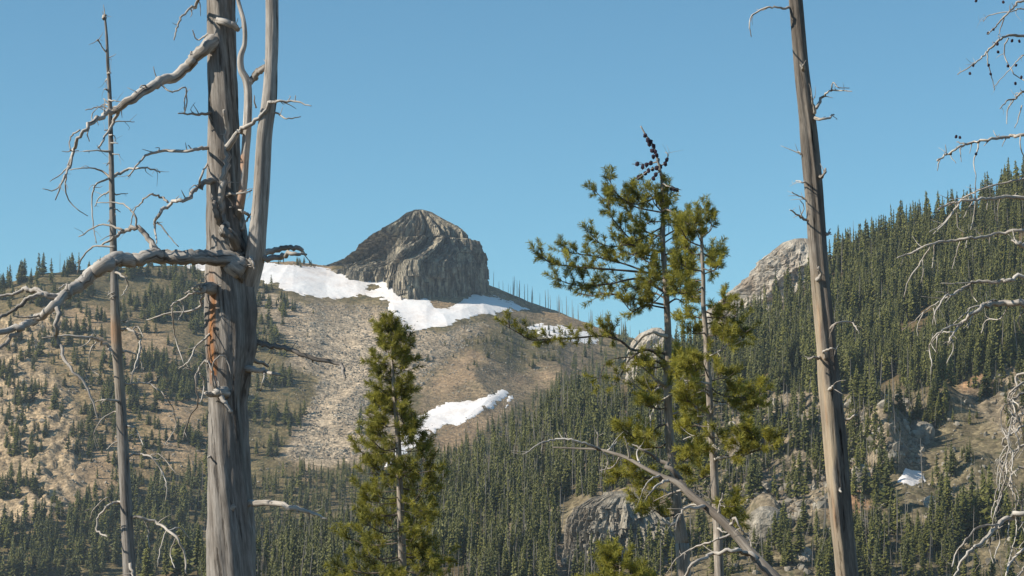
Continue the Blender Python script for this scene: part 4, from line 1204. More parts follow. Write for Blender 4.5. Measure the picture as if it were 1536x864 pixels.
b2([(186, 684), (204, 682), (226, 685), (242, 706), (250, 728), (248, 752)], (3.5, 1.5), -.5, [([(226, 684), (240, 682), (264, 710)], (2.2, 1.2))], 2)
b2([(188, 755), (175, 753), (161, 760), (148, 776), (146, 797), (161, 805)], (5, 4.5, 4, 3.5, 3, 2), -.5, [([(168, 756), (160, 746), (140, 765), (135, 780)], (2.2, 1.2))], 2)
b2([(190, 775), (209, 776), (236, 784), (263, 805), (277, 830), (279, 860)], (5, 5, 4.5, 4, 3.5, 2), -.6, [([(252, 796), (270, 792), (285, 808)], (2.5, 1.3)), ([(250, 796), (240, 825), (236, 850)], (2.5, 1.3)), ([(264, 806), (256, 830), (262, 852)], (2.5, 1.3)), ([(225, 780), (222, 800), (224, 822)], (2, 1.2))], 4)
b2([(192, 845), (198, 855), (200, 868)], (6, 3), -.3)

# ---- tall leaning snag at the right --------------------------------------
D3 = 32.0
o3 = gbase(1272, 864, D3)
T3 = empty('dead_tree', o3, 'tall straight dead trunk at right, tilted, nearly branchless with a pale stripped side', 'dead tree')
def pale3(V):
    u, v = px_of(V)
    cx = np.interp(v, [0, 400, 864], [1194, 1229, 1270]); wd = np.interp(v, [0, 864], [10, 16])
    return sstep(-0.05, -0.3, (u - cx) / wd + 0.35 * np.sin(v / 37) + 0.2 * np.sin(v / 11)) * sstep(370, 460, v) * 0.9
def org3(V):
    u, v = px_of(V)
    return sstep(0.5, 0.0, np.abs((u - np.interp(v, [400, 864], [1222, 1258])) / 6)) * sstep(440, 470, v) * (0.5 + 0.5 * np.sin(v / 23)) * 0.6
trunk_mesh('trunk', [(1184, -100), (1194, 0), (1202, 100), (1213, 200), (1222, 300), (1229, 400), (1241, 532), (1250, 632), (1258, 732), (1270, 864)],
           [19, 21, 23, 26, 26, 26, 29, 32, 32, 31], D3, POLE_MAT, o3, T3, 44, 0.30, 0.10, True, org3, pale3, 0.15, 10, 12)
b3 = lambda pts, w, dz=0.0, subs=(), spurs=1, d=0.0: branch(T3, o3, pts, w, D3 + d, D3 + d + dz, TWIG_MAT, 'branch', subs, spurs, 6)
b3([(1190, 11), (1170, 11), (1150, 12), (1130, 22), (1124, 38), (1127, 55)], (4, 3, 3, 2.5, 2, 1.4), -.4)
b3([(1212, 166), (1225, 160), (1232, 148), (1240, 139), (1250, 136), (1278, 137)], (6, 5, 4, 3, 2.5, 1.2), -.3, [([(1246, 137), (1250, 124), (1258, 131), (1274, 132)], (2.2, 1.2))], 1)
b3([(1218, 176), (1238, 178), (1251, 172)], (5, 2.5), .2, spurs=0); b3([(1222, 170), (1220, 155), (1217, 143)], (4, 2), -.2, d=-.1)
b3([(1228, 268), (1236, 262), (1238, 253)], (5, 3), -.1, spurs=0); b3([(1202, 232), (1196, 228)], (3, 2))
b3([(1215, 276), (1203, 273), (1194, 271)], (3, 1.6)); b3([(1220, 302), (1205, 297), (1188, 288)], (3, 1.4), -.3, spurs=2)
b3([(1215, 332), (1200, 325), (1185, 315)], (4.5, 2), -.4, [([(1200, 325), (1206, 310), (1200, 300)], (2, 1.2))], 2)
b3([(1238, 352), (1246, 349)], (5, 3), spurs=0); b3([(1226, 420), (1231, 412), (1228, 400)], (6, 3), -.15, d=-.12, spurs=1)
b3([(1205, 105), (1204, 98)], (5, 3), -.2, d=-.1, spurs=0)
b3([(1240, 496), (1255, 485), (1277, 484), (1287, 496)], (4, 1.6), -.3, [([(1252, 487), (1244, 508)], (3, 1.8))], 2)
b3([(1240, 540), (1236, 527), (1248, 523), (1254, 526)], (4, 2), -.25, d=-.1); b3([(1232, 537), (1220, 536), (1212, 538)], (4, 2.5), -.2, spurs=0)
b3([(1255, 634), (1270, 630), (1286, 622)], (5, 3), .2, spurs=0); b3([(1252, 735), (1258, 729), (1262, 738)], (6, 3), -.2, d=-.12, spurs=0)
b3([(1244, 585), (1250, 579)], (5, 3), -.2, d=-.12, spurs=0)

# ---- fallen leaning limb at the bottom -----------------------------------
D4 = 22.0
path = [(1560, 1262), (1400, 1094), (1260, 962), (1160, 864), (1132, 835), (1108, 807), (1081, 779), (1057, 759), (1037, 743), (1017, 725), (989, 713), (965, 701), (941, 687), (917, 679), (897, 674), (869, 673), (830, 671)]
w0 = P(1560, 1262, D4 - 1.5)
# carry the butt on down to the ground
gx = gz(w0[0] + 2.2, D4 - 1.8)
o4 = np.array([w0[0] + 1.5, D4 - 1.8, gx])
T4 = empty('dead_tree', o4, 'slim dead tree leaning in from the lower right, its arched tip reaching left', 'dead tree')
pts = np.array(path, float); dd = np.linspace(D4 - 1.5, D4 + 0.6, len(pts))
w3 = P(pts[:, 0], pts[:, 1], dd); r4 = np.array([24, 22, 19, 16, 15, 14, 13, 12, 11, 9, 7, 6, 5.5, 4.5, 3.5, 3, 2]) / 2 * dd / F
dirn = w3[0] - w3[1]; dirn /= np.linalg.norm(dirn)
kz = (w3[0, 2] - gx + 0.4) / max(0.15, -dirn[2])
w3 = np.concatenate([[w3[0] + dirn * kz], w3]); r4 = np.concatenate([[r4[0] * 1.3], r4])
p4, rr4 = smooth_path(w3, r4, 6); A4 = Acc(); tube(A4, p4, rr4, 14, 0.1, 44, 0.1)
link('trunk', A4.mesh('trunk', [POLE_MAT], True, o4), T4)
dof = lambda u: float(np.interp(-u, [-1560, -1160, -830], [D4 - 1.5, D4 - 1.1, D4 + .6]))
b4 = lambda pts, w, dz=0.0, subs=(), spurs=1, mat=TWIG_MAT: branch(T4, o4, pts, w, float(np.interp(pts[0][0], pts4u, pts4d)), float(np.interp(pts[0][0], pts4u, pts4d)) + dz, mat, 'branch', subs, spurs, 6)
pts4u = pts[::-1, 0]; pts4d = dd[::-1]
b4([(1042, 748), (1021, 723), (1005, 703), (985, 687), (965, 675), (949, 667)], (10, 8, 7, 5, 3.5, 2), .5, mat=POLE_MAT, spurs=3)
b4([(900, 675), (877, 665), (857, 659), (830, 659), (810, 665), (788, 680)], (4, 3.5, 3.5, 3, 2.5, 1.5), -.4, [([(815, 662), (812, 678)], (2, 1)), ([(845, 659), (838, 648)], (2, 1))], 5)
b4([(897, 674), (896, 648)], (3, 1.5), -.1, spurs=0); b4([(910, 677), (925, 662)], (3, 1.5), .1, spurs=0); b4([(944, 688), (940, 665), (936, 655)], (3, 1.5), -.2)
b4([(960, 700), (955, 680), (962, 668)], (3, 1.5), .2); b4([(990, 714), (975, 720), (963, 737)], (3, 1.5), -.3); b4([(1005, 720), (988, 726), (975, 740), (968, 750)], (4, 2), -.4)
b4([(1025, 733), (1000, 742), (980, 752)], (3, 1.5), .2); b4([(905, 677), (912, 690), (906, 712)], (2.5, 1.2), .2)
b4([(1057, 760), (1030, 762), (1018, 775), (1013, 795)], (5, 2), -.4, spurs=2); b4([(1052, 757), (1035, 758), (1022, 768), (1020, 780)], (3, 1.5), .2)
b4([(1095, 790), (1103, 776), (1112, 795), (1122, 805), (1127, 820)], (4, 1.8), -.2, spurs=3)
b4([(1140, 842), (1120, 828), (1104, 826), (1085, 827), (1069, 831), (1045, 843), (1025, 868)], (8, 7, 6.5, 6, 6, 5, 4), -.5, spurs=3)
b4([(1100, 800), (1070, 812), (1040, 822), (1015, 838), (1000, 860)], (3.5, 1.8), .4, spurs=3)
b4([(1075, 775), (1080, 755), (1084, 740)], (4, 2), -.2); b4([(930, 684), (920, 700), (900, 706)], (2.5, 1.2), .3)

# ---- dead tree outside the right edge whose branches reach in ------------
D5 = 24.0
o5 = gbase(1612, 864, D5)
T5 = empty('dead_tree', o5, 'dead tree at the right edge, its drooping twiggy bare branches reaching in', 'dead tree')
trunk_mesh('trunk', [(1604, -140), (1604, 0), (1606, 200), (1608, 400), (1610, 600), (1612, 864)], [22, 28, 34, 40, 44, 50], D5, POLE_MAT, o5, T5, 24, 0.12, 0.08, True, None, None, 0.1, 8, 15)
def cone_bits(A, c, r, n=1, seed=0, stretch=1.3):
    rs = np.random.default_rng(seed)
    V = IV * r * rs.uniform(0.8, 1.2, (12, 1)) * np.array([1, 1, stretch])
    A.add(V + c, IF)
def b5(pts, w, dz=-.6, subs=(), spurs=4, cones=()):
    pts = [(1604, pts[0][1] - random.uniform(-15, 15) + 6)] + list(pts)
    ww = [w[0] * 1.3] + list(widths(w, len(pts) - 1) * 0.88)
    o = branch(T5, o5, pts, ww, D5, D5 + dz, TWIG_MAT, 'branch', subs, spurs, 7)
    if cones:
        for k, (u, v) in enumerate(cones):
            A = Acc(); cone_bits(A, P(u, v, D5 + dz * .7), 2.3 * D5 / F, seed=k)
            link('cone', A.mesh('cone', [CONE_MAT], False, o5), o)
b5([(1536, 2), (1523, 9), (1511, 21), (1499, 33), (1490, 44), (1482, 51)], (4, 2), -.6, [([(1506, 26), (1500, 45), (1497, 56)], (2, 1))], 3, [(1464, 1), (1505, 3), (1482, 50), (1490, 44)])
b5([(1536, 14), (1517, 17), (1484, 23), (1475, 32)], (2.5, 1.2), -.3)
b5([(1536, 54), (1511, 54), (1496, 63), (1481, 77), (1469, 90), (1457, 99), (1436, 112)], (5, 1.6), -.7, [
  ([(1513, 57), (1506, 72), (1508, 87), (1517, 105), (1529, 117), (1540, 122)], (2.2, 1.5)), ([(1481, 78), (1482, 96), (1487, 112), (1492, 135)], (2, 1.2))], 4,
   [(1496, 66), (1455, 110), (1483, 98), (1486, 111), (1512, 99), (1524, 98), (1529, 62), (1523, 125), (1532, 116), (1460, 98), (1518, 61), (1497, 78)])
b5([(1545, 82), (1530, 88), (1515, 104), (1490, 131)], (2.2, 1.2), .4)
b5([(1536, 139), (1523, 148), (1511, 151), (1500, 163)], (4, 1.6), -.4, [([(1520, 148), (1511, 168), (1510, 186)], (2.2, 1.3)), ([(1533, 158), (1527, 180), (1522, 192)], (2, 1.2))], 4)
b5([(1536, 202), (1511, 205), (1481, 209), (1457, 214), (1436, 223), (1420, 232), (1406, 241)], (6, 3), -.7, [
  ([(1469, 213), (1464, 232), (1460, 244), (1464, 262)], (2.5, 1.5)), ([(1420, 233), (1418, 217)], (2, 1)), ([(1448, 217), (1435, 213)], (2.5, 1.5)), ([(1410, 239), (1406, 256)], (2.2, 1.2)),
  ([(1531, 203), (1530, 220), (1536, 235)], (2.5, 1.5)), ([(1424, 231), (1434, 245)], (1.6, 1)), ([(1440, 222), (1442, 243)], (1.6, 1)), ([(1510, 206), (1503, 220)], (1.6, 1))], 7, [(1434, 205), (1440, 206), (1426, 231), (1464, 231), (1408, 240)])
b5([(1536, 268), (1504, 275), (1467, 286), (1441, 299)], (3.5, 2), -.2, (), 5)
b5([(1536, 296), (1507, 295), (1478, 298), (1448, 301), (1426, 304), (1407, 314)], (7, 3), -.7, [
  ([(1439, 303), (1422, 329), (1400, 351)], (3, 1.5)), ([(1434, 312), (1414, 336), (1394, 348)], (2, 1.2)), ([(1434, 306), (1437, 340), (1448, 349)], (2.2, 1.3)), ([(1460, 300), (1445, 327)], (2, 1.2)),
  ([(1464, 299), (1460, 325), (1456, 345)], (2, 1.2)), ([(1482, 298), (1480, 315)], (2, 1)), ([(1500, 296), (1496, 318)], (1.8, 1)), ([(1463, 298), (1464, 262)], (2, 1.2))], 8)
b5([(1536, 346), (1500, 350), (1463, 356), (1426, 360), (1396, 366), (1367, 379), (1346, 387)], (6, 2.5), -.8, [
  ([(1396, 368), (1381, 394), (1363, 421), (1356, 446)], (3, 1.6)), ([(1384, 390), (1385, 410), (1381, 424)], (2, 1)), ([(1441, 359), (1433, 388), (1428, 404)], (2.4, 1.2)), ([(1402, 366), (1400, 388), (1398, 402)], (2, 1)),
  ([(1450, 358), (1449, 372)], (1.8, 1)), ([(1368, 379), (1378, 372)], (2, 1)), ([(1485, 352), (1484, 366)], (1.8, 1))], 7)
b5([(1545, 372), (1528, 366), (1518, 361)], (9, 6), -.3, (), 2)
b5([(1536, 416), (1511, 418), (1493, 424), (1463, 423), (1444, 433), (1430, 442), (1415, 447), (1402, 470)], (7, 3), -.7, [
  ([(1432, 441), (1402, 456), (1376, 477), (1353, 496)], (2.4, 1.2)), ([(1463, 424), (1440, 425), (1411, 425)], (2.2, 1.3)), ([(1414, 450), (1402, 470), (1399, 488)], (2, 1.1)), ([(1385, 468), (1376, 490), (1377, 505)], (1.8, 1)),
  ([(1455, 428), (1460, 445), (1466, 453)], (1.8, 1)), ([(1400, 462), (1404, 487)], (1.8, 1))], 9)
b5([(1536, 458), (1507, 455), (1481, 457), (1459, 470), (1441, 486), (1426, 507), (1422, 518)], (13, 11, 9, 7, 5, 3, 2), -.8, [
  ([(1441, 486), (1418, 492), (1400, 507), (1394, 525), (1398, 544), (1396, 562)], (3, 1.6)), ([(1430, 498), (1410, 500), (1405, 515), (1406, 530)], (2.5, 1.4)), ([(1478, 457), (1456, 463), (1430, 486)], (3, 2)),
  ([(1426, 505), (1430, 522), (1420, 545)], (2, 1.2)), ([(1500, 456), (1490, 450), (1478, 454)], (3, 2)), ([(1460, 470), (1452, 492)], (2, 1.2)), ([(1515, 455), (1500, 478), (1480, 480), (1472, 500)], (2.5, 1.4)), ([(1535, 465), (1528, 480), (1536, 500)], (3, 2)),
  ([(1412, 497), (1398, 515), (1404, 528)], (2, 1.2))], 10)
# curled tangle low at the right edge
rt = np.random.default_rng(77)
for k, (y0, xs) in enumerate(((575, 1508), (590, 1500), (640, 1500), (668, 1498), (700, 1510), (560, 1522), (620, 1518))):
    pts_ = [(1540, y0), (1524, y0 + 6), (xs + 4, y0 + 22)]
    x_, y_ = xs + 4, y0 + 22
    for j in range(5):
        x_ += rt.uniform(-10, 12); y_ += rt.uniform(16, 30); pts_.append((x_, y_))
    sb = []
    for j in range(3):
        q0 = pts_[2 + j]; s_ = rt.choice([-1, 1])
        sb.append(([q0, (q0[0] + s_ * 10, q0[1] + 12), (q0[0] + s_ * 14, q0[1] + 30), (q0[0] + s_ * 4, q0[1] + 46)], (2.2, 1.2)))
    b5(pts_, (5, 3.5, 3, 2.5, 2.2, 2, 1.8, 1.4), rt.uniform(-1, .3), sb, 5)
b5([(1536, 771), (1514, 776), (1495, 789), (1480, 806), (1465, 821), (1450, 832), (1439, 851), (1429, 868)], (10, 9, 8, 7, 6, 5, 4, 3), -.9, [
  ([(1500, 786), (1470, 790), (1445, 815), (1434, 830), (1428, 850)], (4, 2)), ([(1514, 778), (1512, 800), (1506, 820)], (2.5, 1.4)), ([(1485, 800), (1484, 822), (1490, 845)], (2.4, 1.3)),
  ([(1496, 790), (1500, 812), (1492, 835), (1500, 850)], (2.2, 1.2)), ([(1460, 825), (1470, 842), (1462, 858)], (2, 1.2))], 6)
b5([(1545, 822), (1520, 838), (1510, 855), (1505, 880)], (5, 3), -.6, [([(1520, 838), (1530, 852)], (2.5, 1.4))], 4)
b5([(1545, 850), (1532, 858), (1520, 875)], (4, 2), -.9, (), 3)

# ------------------------------------------------------------------ living pines in front
def needles(A, tufts, n=80, rs=None, w=0.012):
    """tufts: pos, dir, length, radius, tint -> bottlebrush of single blade faces"""
    pos = np.array([t[0] for t in tufts]); dr = np.array([t[1] for t in tufts]); ln = np.array([t[2] for t in tufts]); rd = np.array([t[3] for t in tufts]); ti = np.array([t[4] for t in tufts])
    m = len(tufts); n = int(n * 1.25)
    dr = dr / (np.linalg.norm(dr, axis=1)[:, None] + 1e-9)
    s = rs.random((m, n)) ** 0.8
    base = pos[:, None] + dr[:, None] * (s * ln[:, None])[..., None]
    rv = rs.normal(0, 1, (m, n, 3)); rv -= dr[:, None] * (rv * dr[:, None]).sum(-1, keepdims=True)
    rv /= np.linalg.norm(rv, axis=-1, keepdims=True) + 1e-9
    nd = rv * 0.85 + dr[:, None] * rs.uniform(0.35, 0.9, (m, n, 1)); nd /= np.linalg.norm(nd, axis=-1, keepdims=True)
    L = rd[:, None] * rs.uniform(0.75, 1.25, (m, n))
    tip = base + nd * L[..., None]
    sd_ = np.cross(nd, rs.normal(0, 1, (m, n, 3))); sd_ /= np.linalg.norm(sd_, axis=-1, keepdims=True) + 1e-9
    V = np.stack([base - sd_ * w * 0.5, base + sd_ * w * 0.5, tip + sd_ * w * 0.25, tip - sd_ * w * 0.25], 2).reshape(-1, 3)
    Fq = np.arange(m * n * 4).reshape(-1, 4)
    T = np.clip(ti[:, None] + rs.normal(0, 0.10, (m, n)), 0, 1)
    A.add(V, None, Fq, tint=np.repeat(T.ravel(), 4))

def pine_branch(tree, org, pts, w, d0, d1, rs, start=0.35, dens=1.0, blen=0.42, tl=0.24, tr=0.11, n=70, upb=0.35, green=0.5):
    """traced limb + branchlets + needle tufts; limb is a part, its needles its sub-part"""
    SEED[0] += 1
    pts = np.array(pts, float)
    seg = np.concatenate([[0], np.cumsum(np.hypot(*np.diff(pts, axis=0).T))]); s = seg / seg[-1]
    d = d0 + (d1 - d0) * s
    p, r = smooth_path(P(pts[:, 0], pts[:, 1], d), widths(w, len(pts)) * 0.72 / 2 * d / F, 5)
    A = Acc(); tube(A, p, r, 6, 0.15, SEED[0])
    L = np.concatenate([[0], np.cumsum(np.linalg.norm(np.diff(p, axis=0), axis=1))])
    tot = L[-1]
    tufts = []
    nb = max(3, int(dens * tot * (1 - start) * 11))
    for k in range(nb):
        q = start + (1 - start) * (k + rs.random()) / nb
        x = q * tot; j = min(int(np.searchsorted(L, x)), len(p) - 1); j = max(j, 1)
        f = (x - L[j - 1]) / (L[j] - L[j - 1] + 1e-9); c = p[j - 1] * (1 - f) + p[j] * f
        tg = p[j] - p[j - 1]; tg /= np.linalg.norm(tg) + 1e-9
        lat = rs.normal(0, 1, 3); lat -= tg * lat.dot(tg); lat /= np.linalg.norm(lat) + 1e-9
        dv = tg * rs.uniform(0.3, 0.9) + lat * 0.75 + np.array([0, 0, upb]); dv /= np.linalg.norm(dv)
        bl = blen * rs.uniform(0.4, 1.1) * (1.15 - 0.6 * q)
        mid = c + dv * bl * 0.5; e = c + dv * bl + np.array([0, 0, 0.15 * bl])
        ra = 0.011
        pp, rr_ = smooth_path([c, mid, e], [ra, ra * .8, ra * .5], 2); tube(A, pp, rr_, 4, 0.1, SEED[0] + k)
        ed = e - mid; g = np.clip(green + rs.normal(0, 0.2), 0, 1)
        tufts.append((e - ed * 0.2, ed, tl * rs.uniform(0.8, 1.2), tr * rs.uniform(0.85, 1.15), g))
        if rs.random() < 0.9: tufts.append((mid, ed * 0.6 + rs.normal(0, 0.4, 3) * bl, tl * 0.8, tr, g))
    tufts.append((p[-1], p[-1] - p[-2] + np.array([0, 0, 0.02]), tl * 1.2, tr, np.clip(green + 0.1, 0, 1)))
    o = link('branch', A.mesh('branch', [PINELIMB_MAT], True, org), tree)
    B = Acc(); needles(B, tufts, n, rs)
    link('needles', B.mesh('needles', [NEEDLE_MAT], False, org), o)
    return o

def leader(tree, org, tr_pts, d, rs, v0, v1, n=10, green=0.55, rad=0.12):
    """needles on the upright top of a stem"""
    p = np.array(tr_pts, float); tf = []
    for k in range(n):
        v = v0 + (v1 - v0) * (k + rs.random()) / n
        u = np.interp(v, p[:, 1], p[:, 0])
        dv = np.array([rs.normal(0, .35), rs.normal(0, .35), 1])
        tf.append((P(u, v, d), dv, 0.25, rad, np.clip(green + rs.normal(0, .15), 0, 1)))
    B = Acc(); needles(B, tf, 80, rs)
    link('needles', B.mesh('needles', [NEEDLE_MAT], False, org), tree)

# middle pine
D8 = 60.0
o8 = gbase(604, 864, D8)
T8 = empty('pine_tree', o8, 'bushy green pine in the middle, a narrow pointed cone in front of the talus', 'pine tree')
tp8 = [(585, 478), (588, 540), (592, 600), (597, 660), (600, 740), (604, 864)]
trunk_mesh('trunk', tp8, [2, 4, 6, 8, 10, 12], D8, TWIGBARK, o8, T8, 12, 0.1, 0.08, True, None, None, 0, 6, 21)
rs8 = np.random.default_rng(88)
def half(v, side):
    if side < 0: return np.interp(v, [478, 500, 520, 545, 575, 600, 640, 665, 690, 720, 750, 790, 806, 830, 864, 960], [4, 16, 24, 30, 38, 34, 48, 72, 60, 62, 70, 90, 108, 96, 110, 130])
    return np.interp(v, [478, 500, 530, 550, 575, 600, 640, 680, 700, 740, 770, 800, 830, 864, 960], [4, 12, 36, 34, 28, 26, 34, 48, 52, 84, 60, 72, 70, 84, 120])
v_ = 496.0; kk = 0
while v_ < 930:
    nq = 3 if v_ < 600 else 5
    for q in range(nq):
        a = 2 * math.pi * (q + rs8.random() * 0.9) / nq + kk * 0.9
        ca, sa = math.cos(a), math.sin(a)
        vb_ = v_ + rs8.uniform(-6, 6)
        ext = half(vb_, -1 if ca < 0 else 1) * rs8.uniform(0.6, 1.12) - 3
        ext = max(ext, 4)
        u0 = np.interp(vb_, [q_[1] for q_ in tp8], [q_[0] for q_ in tp8])
        du = ext * ca; dep = ext * sa * D8 / F
        rise = rs8.uniform(-0.10, 0.22) * ext
        pts_ = [(u0, vb_ + ext * 0.05), (u0 + du * 0.5, vb_ + ext * 0.10), (u0 + du * 0.85, vb_ + 0.02 * ext - rise * .5), (u0 + du, vb_ - rise)]
        pine_branch(T8, o8, pts_, (max(2, ext * 0.045), 1.4), D8, D8 + dep, rs8, 0.38, 0.46 if v_ > 600 else 0.36, 0.36, 0.29, 0.125, 74, 0.3, 0.42)
    v_ += 16 + kk * 0.3; kk += 1
leader(T8, o8, tp8, D8, rs8, 480, 512, 5, rad=.10)

# cone-bearing pine
D6 = 62.0
o6 = gbase(1025, 864, D6)
T6 = empty('pine_tree', o6, 'taller of two right-hand pines, its bare crooked tip hung with dark cones', 'pine tree')
tp6 = [(961, 189), (969, 203), (979, 217), (986, 238), (991, 259), (993, 273), (995, 319), (994, 365), (998, 421), (1000, 458), (1002, 504), (1001, 569), (1005, 660), (1011, 700), (1015, 760), (1023, 815), (1026, 864)]
trunk_mesh('trunk', tp6, [2, 2.5, 3, 3.5, 4, 5, 6, 8, 9, 9, 10, 11, 13, 14, 16, 19, 20], D6, TWIGBARK, o6, T6, 14, 0.1, 0.08, True, None, None, 0, 5, 22)
rs6 = np.random.default_rng(66)
c7 = lambda *q: [(x / 2.16 + 750, y / 2.16 + 180) for x, y in q]
def pb6(pts, w=(4, 1.4), dz=0.0, **k): pine_branch(T6, o6, pts, w, D6, D6 + dz, rs6, **k)
K1 = dict(start=0.2, dens=0.8, blen=0.34, tl=0.27, tr=0.112, upb=0.55, n=66)
pb6(c7((528, 230), (480, 262), (430, 272), (380, 240), (352, 190)), dz=-.5, **{**K1, 'green': .3})
pb6(c7((528, 300), (450, 285), (385, 262), (345, 262), (310, 232)), dz=.5, **{**K1, 'green': .3})
pb6(c7((529, 345), (440, 390), (390, 350), (360, 310), (352, 262)), dz=-.6, **K1)
pb6(c7((528, 380), (470, 360), (430, 320), (425, 275), (430, 230)), dz=.5, **K1)
pb6(c7((530, 430), (430, 405), (370, 410), (325, 400), (292, 366)), dz=-.9, **K1)
pb6(c7((533, 500), (430, 490), (330, 482), (240, 475), (165, 462), (122, 428)), (6, 1.6), -.8, **{**K1, 'start': .4})
pb6(c7((534, 520), (420, 472), (320, 445), (260, 435), (195, 425)), (5, 1.5), .8, **{**K1, 'start': .35})
pb6(c7((537, 560), (450, 515), (350, 532), (250, 535), (178, 514)), (6, 1.6), -.5, **{**K1, 'start': .4})
pb6(c7((540, 600), (440, 580), (350, 562), (300, 570), (255, 560)), (5, 1.5), .6, **{**K1, 'start': .4})
pb6(c7((540, 610), (470, 600), (430, 620), (400, 590)), (4, 1.5), -.8, **K1)
pb6(c7((525, 215), (520, 260), (525, 300)), (3, 2), -.15, **K1)
pb6(c7((527, 330), (545, 290), (540, 250), (545, 225)), (3, 1.5), .2, **K1)
pb6(c7((528, 300), (500, 270), (490, 240)), (3, 1.5), -.4, **K1)
pb6(c7((528, 380), (575, 350), (600, 320)), (4, 1.5), .6, **K1)
pb6(c7((530, 440), (570, 420), (600, 380), (600, 340)), (4, 1.5), -.6, **K1)
pb6(c7((532, 470), (580, 470), (610, 440)), (4, 1.5), .8, **K1)
pb6(c7((535, 540), (580, 520), (620, 500)), (4, 1.5), -.7, **K1)
pb6(c7((530, 420), (490, 440), (450, 430), (420, 440)), (4, 1.5), -1.2, **K1)
pb6(c7((533, 480), (480, 460), (440, 440), (380, 430)), (4, 1.5), 1.2, **K1)
pb6(c7((538, 580), (500, 560), (460, 560), (430, 540)), (4, 1.5), 1.4, **K1)
pb6(c7((538, 600), (570, 580), (600, 590), (630, 560)), (4, 1.5), -.8, **K1)
pb6(c7((535, 510), (510, 520), (480, 530)), (3, 1.5), -1.3, **K1)
for q, dz in ((((528, 330), (490, 330), (455, 350)), .3), (((530, 400), (560, 380), (585, 370)), .2), (((532, 455), (500, 455), (470, 480)), -.9), (((533, 490), (570, 500), (600, 500)), -.2),
              (((536, 550), (500, 590), (455, 610)), -.4), (((526, 260), (500, 250), (450, 245)), .2), (((529, 360), (480, 400), (440, 410)), .9), (((531, 440), (560, 460), (590, 470)), 1.0), (((534, 530), (560, 560), (590, 555)), .6)):
    pb6(c7(*q), (3, 1.4), dz, **K1)
# long low limb to the left
pb6(c7((542, 760), (490, 745), (430, 745), (390, 715), (330, 700), (260, 705), (170, 710), (100, 712), (60, 690), (15, 665)), (7, 1.6), -1.2, start=.3, dens=.62, blen=.32, tl=.25, tr=.11, upb=.5, green=.5)
pb6(c7((545, 790), (480, 745), (420, 775), (390, 830), (370, 860)), (6, 2), -1.0, start=.7, dens=.3, blen=.3)
pb6(c7((400, 725), (370, 700), (340, 680)), (3, 1.5), -.6, **K1)
# lower crown
c8 = lambda *q: [(x / 2.511 + 750, y / 2.511 + 520) for x, y in q]
low = dict(start=.25, dens=1.0, blen=.40, tl=.27, tr=.135, upb=.3, green=.65, n=85)
pb6(c8((632, 60), (590, 80), (560, 60), (530, 70)), (4, 1.5), -.5, **low)
pb6(c8((634, 130), (590, 150), (550, 165), (545, 180)), (4, 1.5), .4, **low)
pb6(c8((634, 180), (680, 190), (730, 200), (760, 180)), (4, 1.5), -.5, **low)
pb6(c8((636, 230), (600, 235), (560, 225), (545, 210)), (4, 1.5), -.6, **low)
pb6(c8((640, 290), (600, 300), (560, 330), (520, 350), (490, 330), (460, 310)), (5, 1.5), -.7, **low)
pb6(c8((640, 300), (670, 290), (700, 300)), (4, 1.5), .5, **low)
pb6(c8((645, 350), (600, 380), (560, 370), (530, 340)), (4, 1.5), .7, **low)
pb6(c8((650, 420), (690, 430), (730, 400), (760, 410)), (4, 1.5), -.4, **low)
pb6(c8((655, 480), (600, 500), (530, 490), (470, 480), (440, 500)), (5, 1.5), -.8, **low)
pb6(c8((660, 560), (600, 590), (550, 570), (520, 580)), (5, 1.5), .6, **low)
pb6(c8((668, 630), (620, 640), (590, 620), (560, 610)), (5, 1.5), -.7, **low)
pb6(c8((632, 90), (680, 60), (700, 40)), (4, 1.5), .6, **low); pb6(c8((632, 40), (660, 90), (700, 110)), (4, 1.5), -.8, **low)
pb6(c8((634, 110), (600, 60), (545, 50), (480, 40), (400, 60), (370, 140)), (5, 1.5), -1.0, start=.75, dens=.3, blen=.3)
leader(T6, o6, tp6, D6, rs6, 276, 350, 9)
# cones on the bare tip
for k, (u, v) in enumerate(((968, 203), (972, 210), (976, 213), (980, 219), (978, 226), (983, 228), (985, 233), (980, 235), (976, 245), (970, 247), (964, 250), (958, 266), (962, 264), (968, 260), (973, 256), (979, 254), (985, 252), (1000, 240), (998, 246), (984, 262), (980, 268), (1012, 284), (1008, 283), (1015, 285), (990, 250), (974, 216), (987, 240), (956, 246))):
    A = Acc(); cone_bits(A, P(u, v, D6 + random.uniform(-.2, .1)), 3.4 * D6 / F, seed=k + 50)
    link('cone', A.mesh('cone', [CONE_MAT], False, o6), T6)
for pts_, w_ in (([(987, 243), (970, 246), (948, 246)], (2, 1)), ([(991, 258), (980, 252), (956, 268)], (2, 1)), ([(990, 250), (999, 243), (1002, 232), (998, 228)], (2, 1)), ([(993, 275), (1005, 281), (1022, 285)], (2, 1)), ([(990, 256), (984, 262), (980, 270)], (2, 1)), ([(995, 310), (1006, 318), (1008, 326)], (2, 1.5))):
    branch(T6, o6, pts_, w_, D6, D6 - .1, TWIGBARK, 'branch', (), 1, 5)
for pts_, w_ in ((c8((634, 150), (590, 130), (560, 100), (500, 40)), (5, 2)), (c8((632, 130), (560, 170), (480, 120)), (4, 2)), (c8((690, 150), (630, 190), (585, 230), (568, 270), (568, 330)), (3, 2)), (c8((660, 560), (610, 540), (570, 530)), (4, 2)), (c8((672, 650), (640, 670), (610, 650)), (6, 3)),
                 (c7((545, 700), (480, 690), (430, 740), (395, 790), (370, 850)), (5, 2)), (c8((640, 250), (700, 245), (750, 235)), (3, 2))):
    branch(T6, o6, pts_, w_, D6, D6 - .5, TWIG_MAT, 'branch', (), 4, 5)

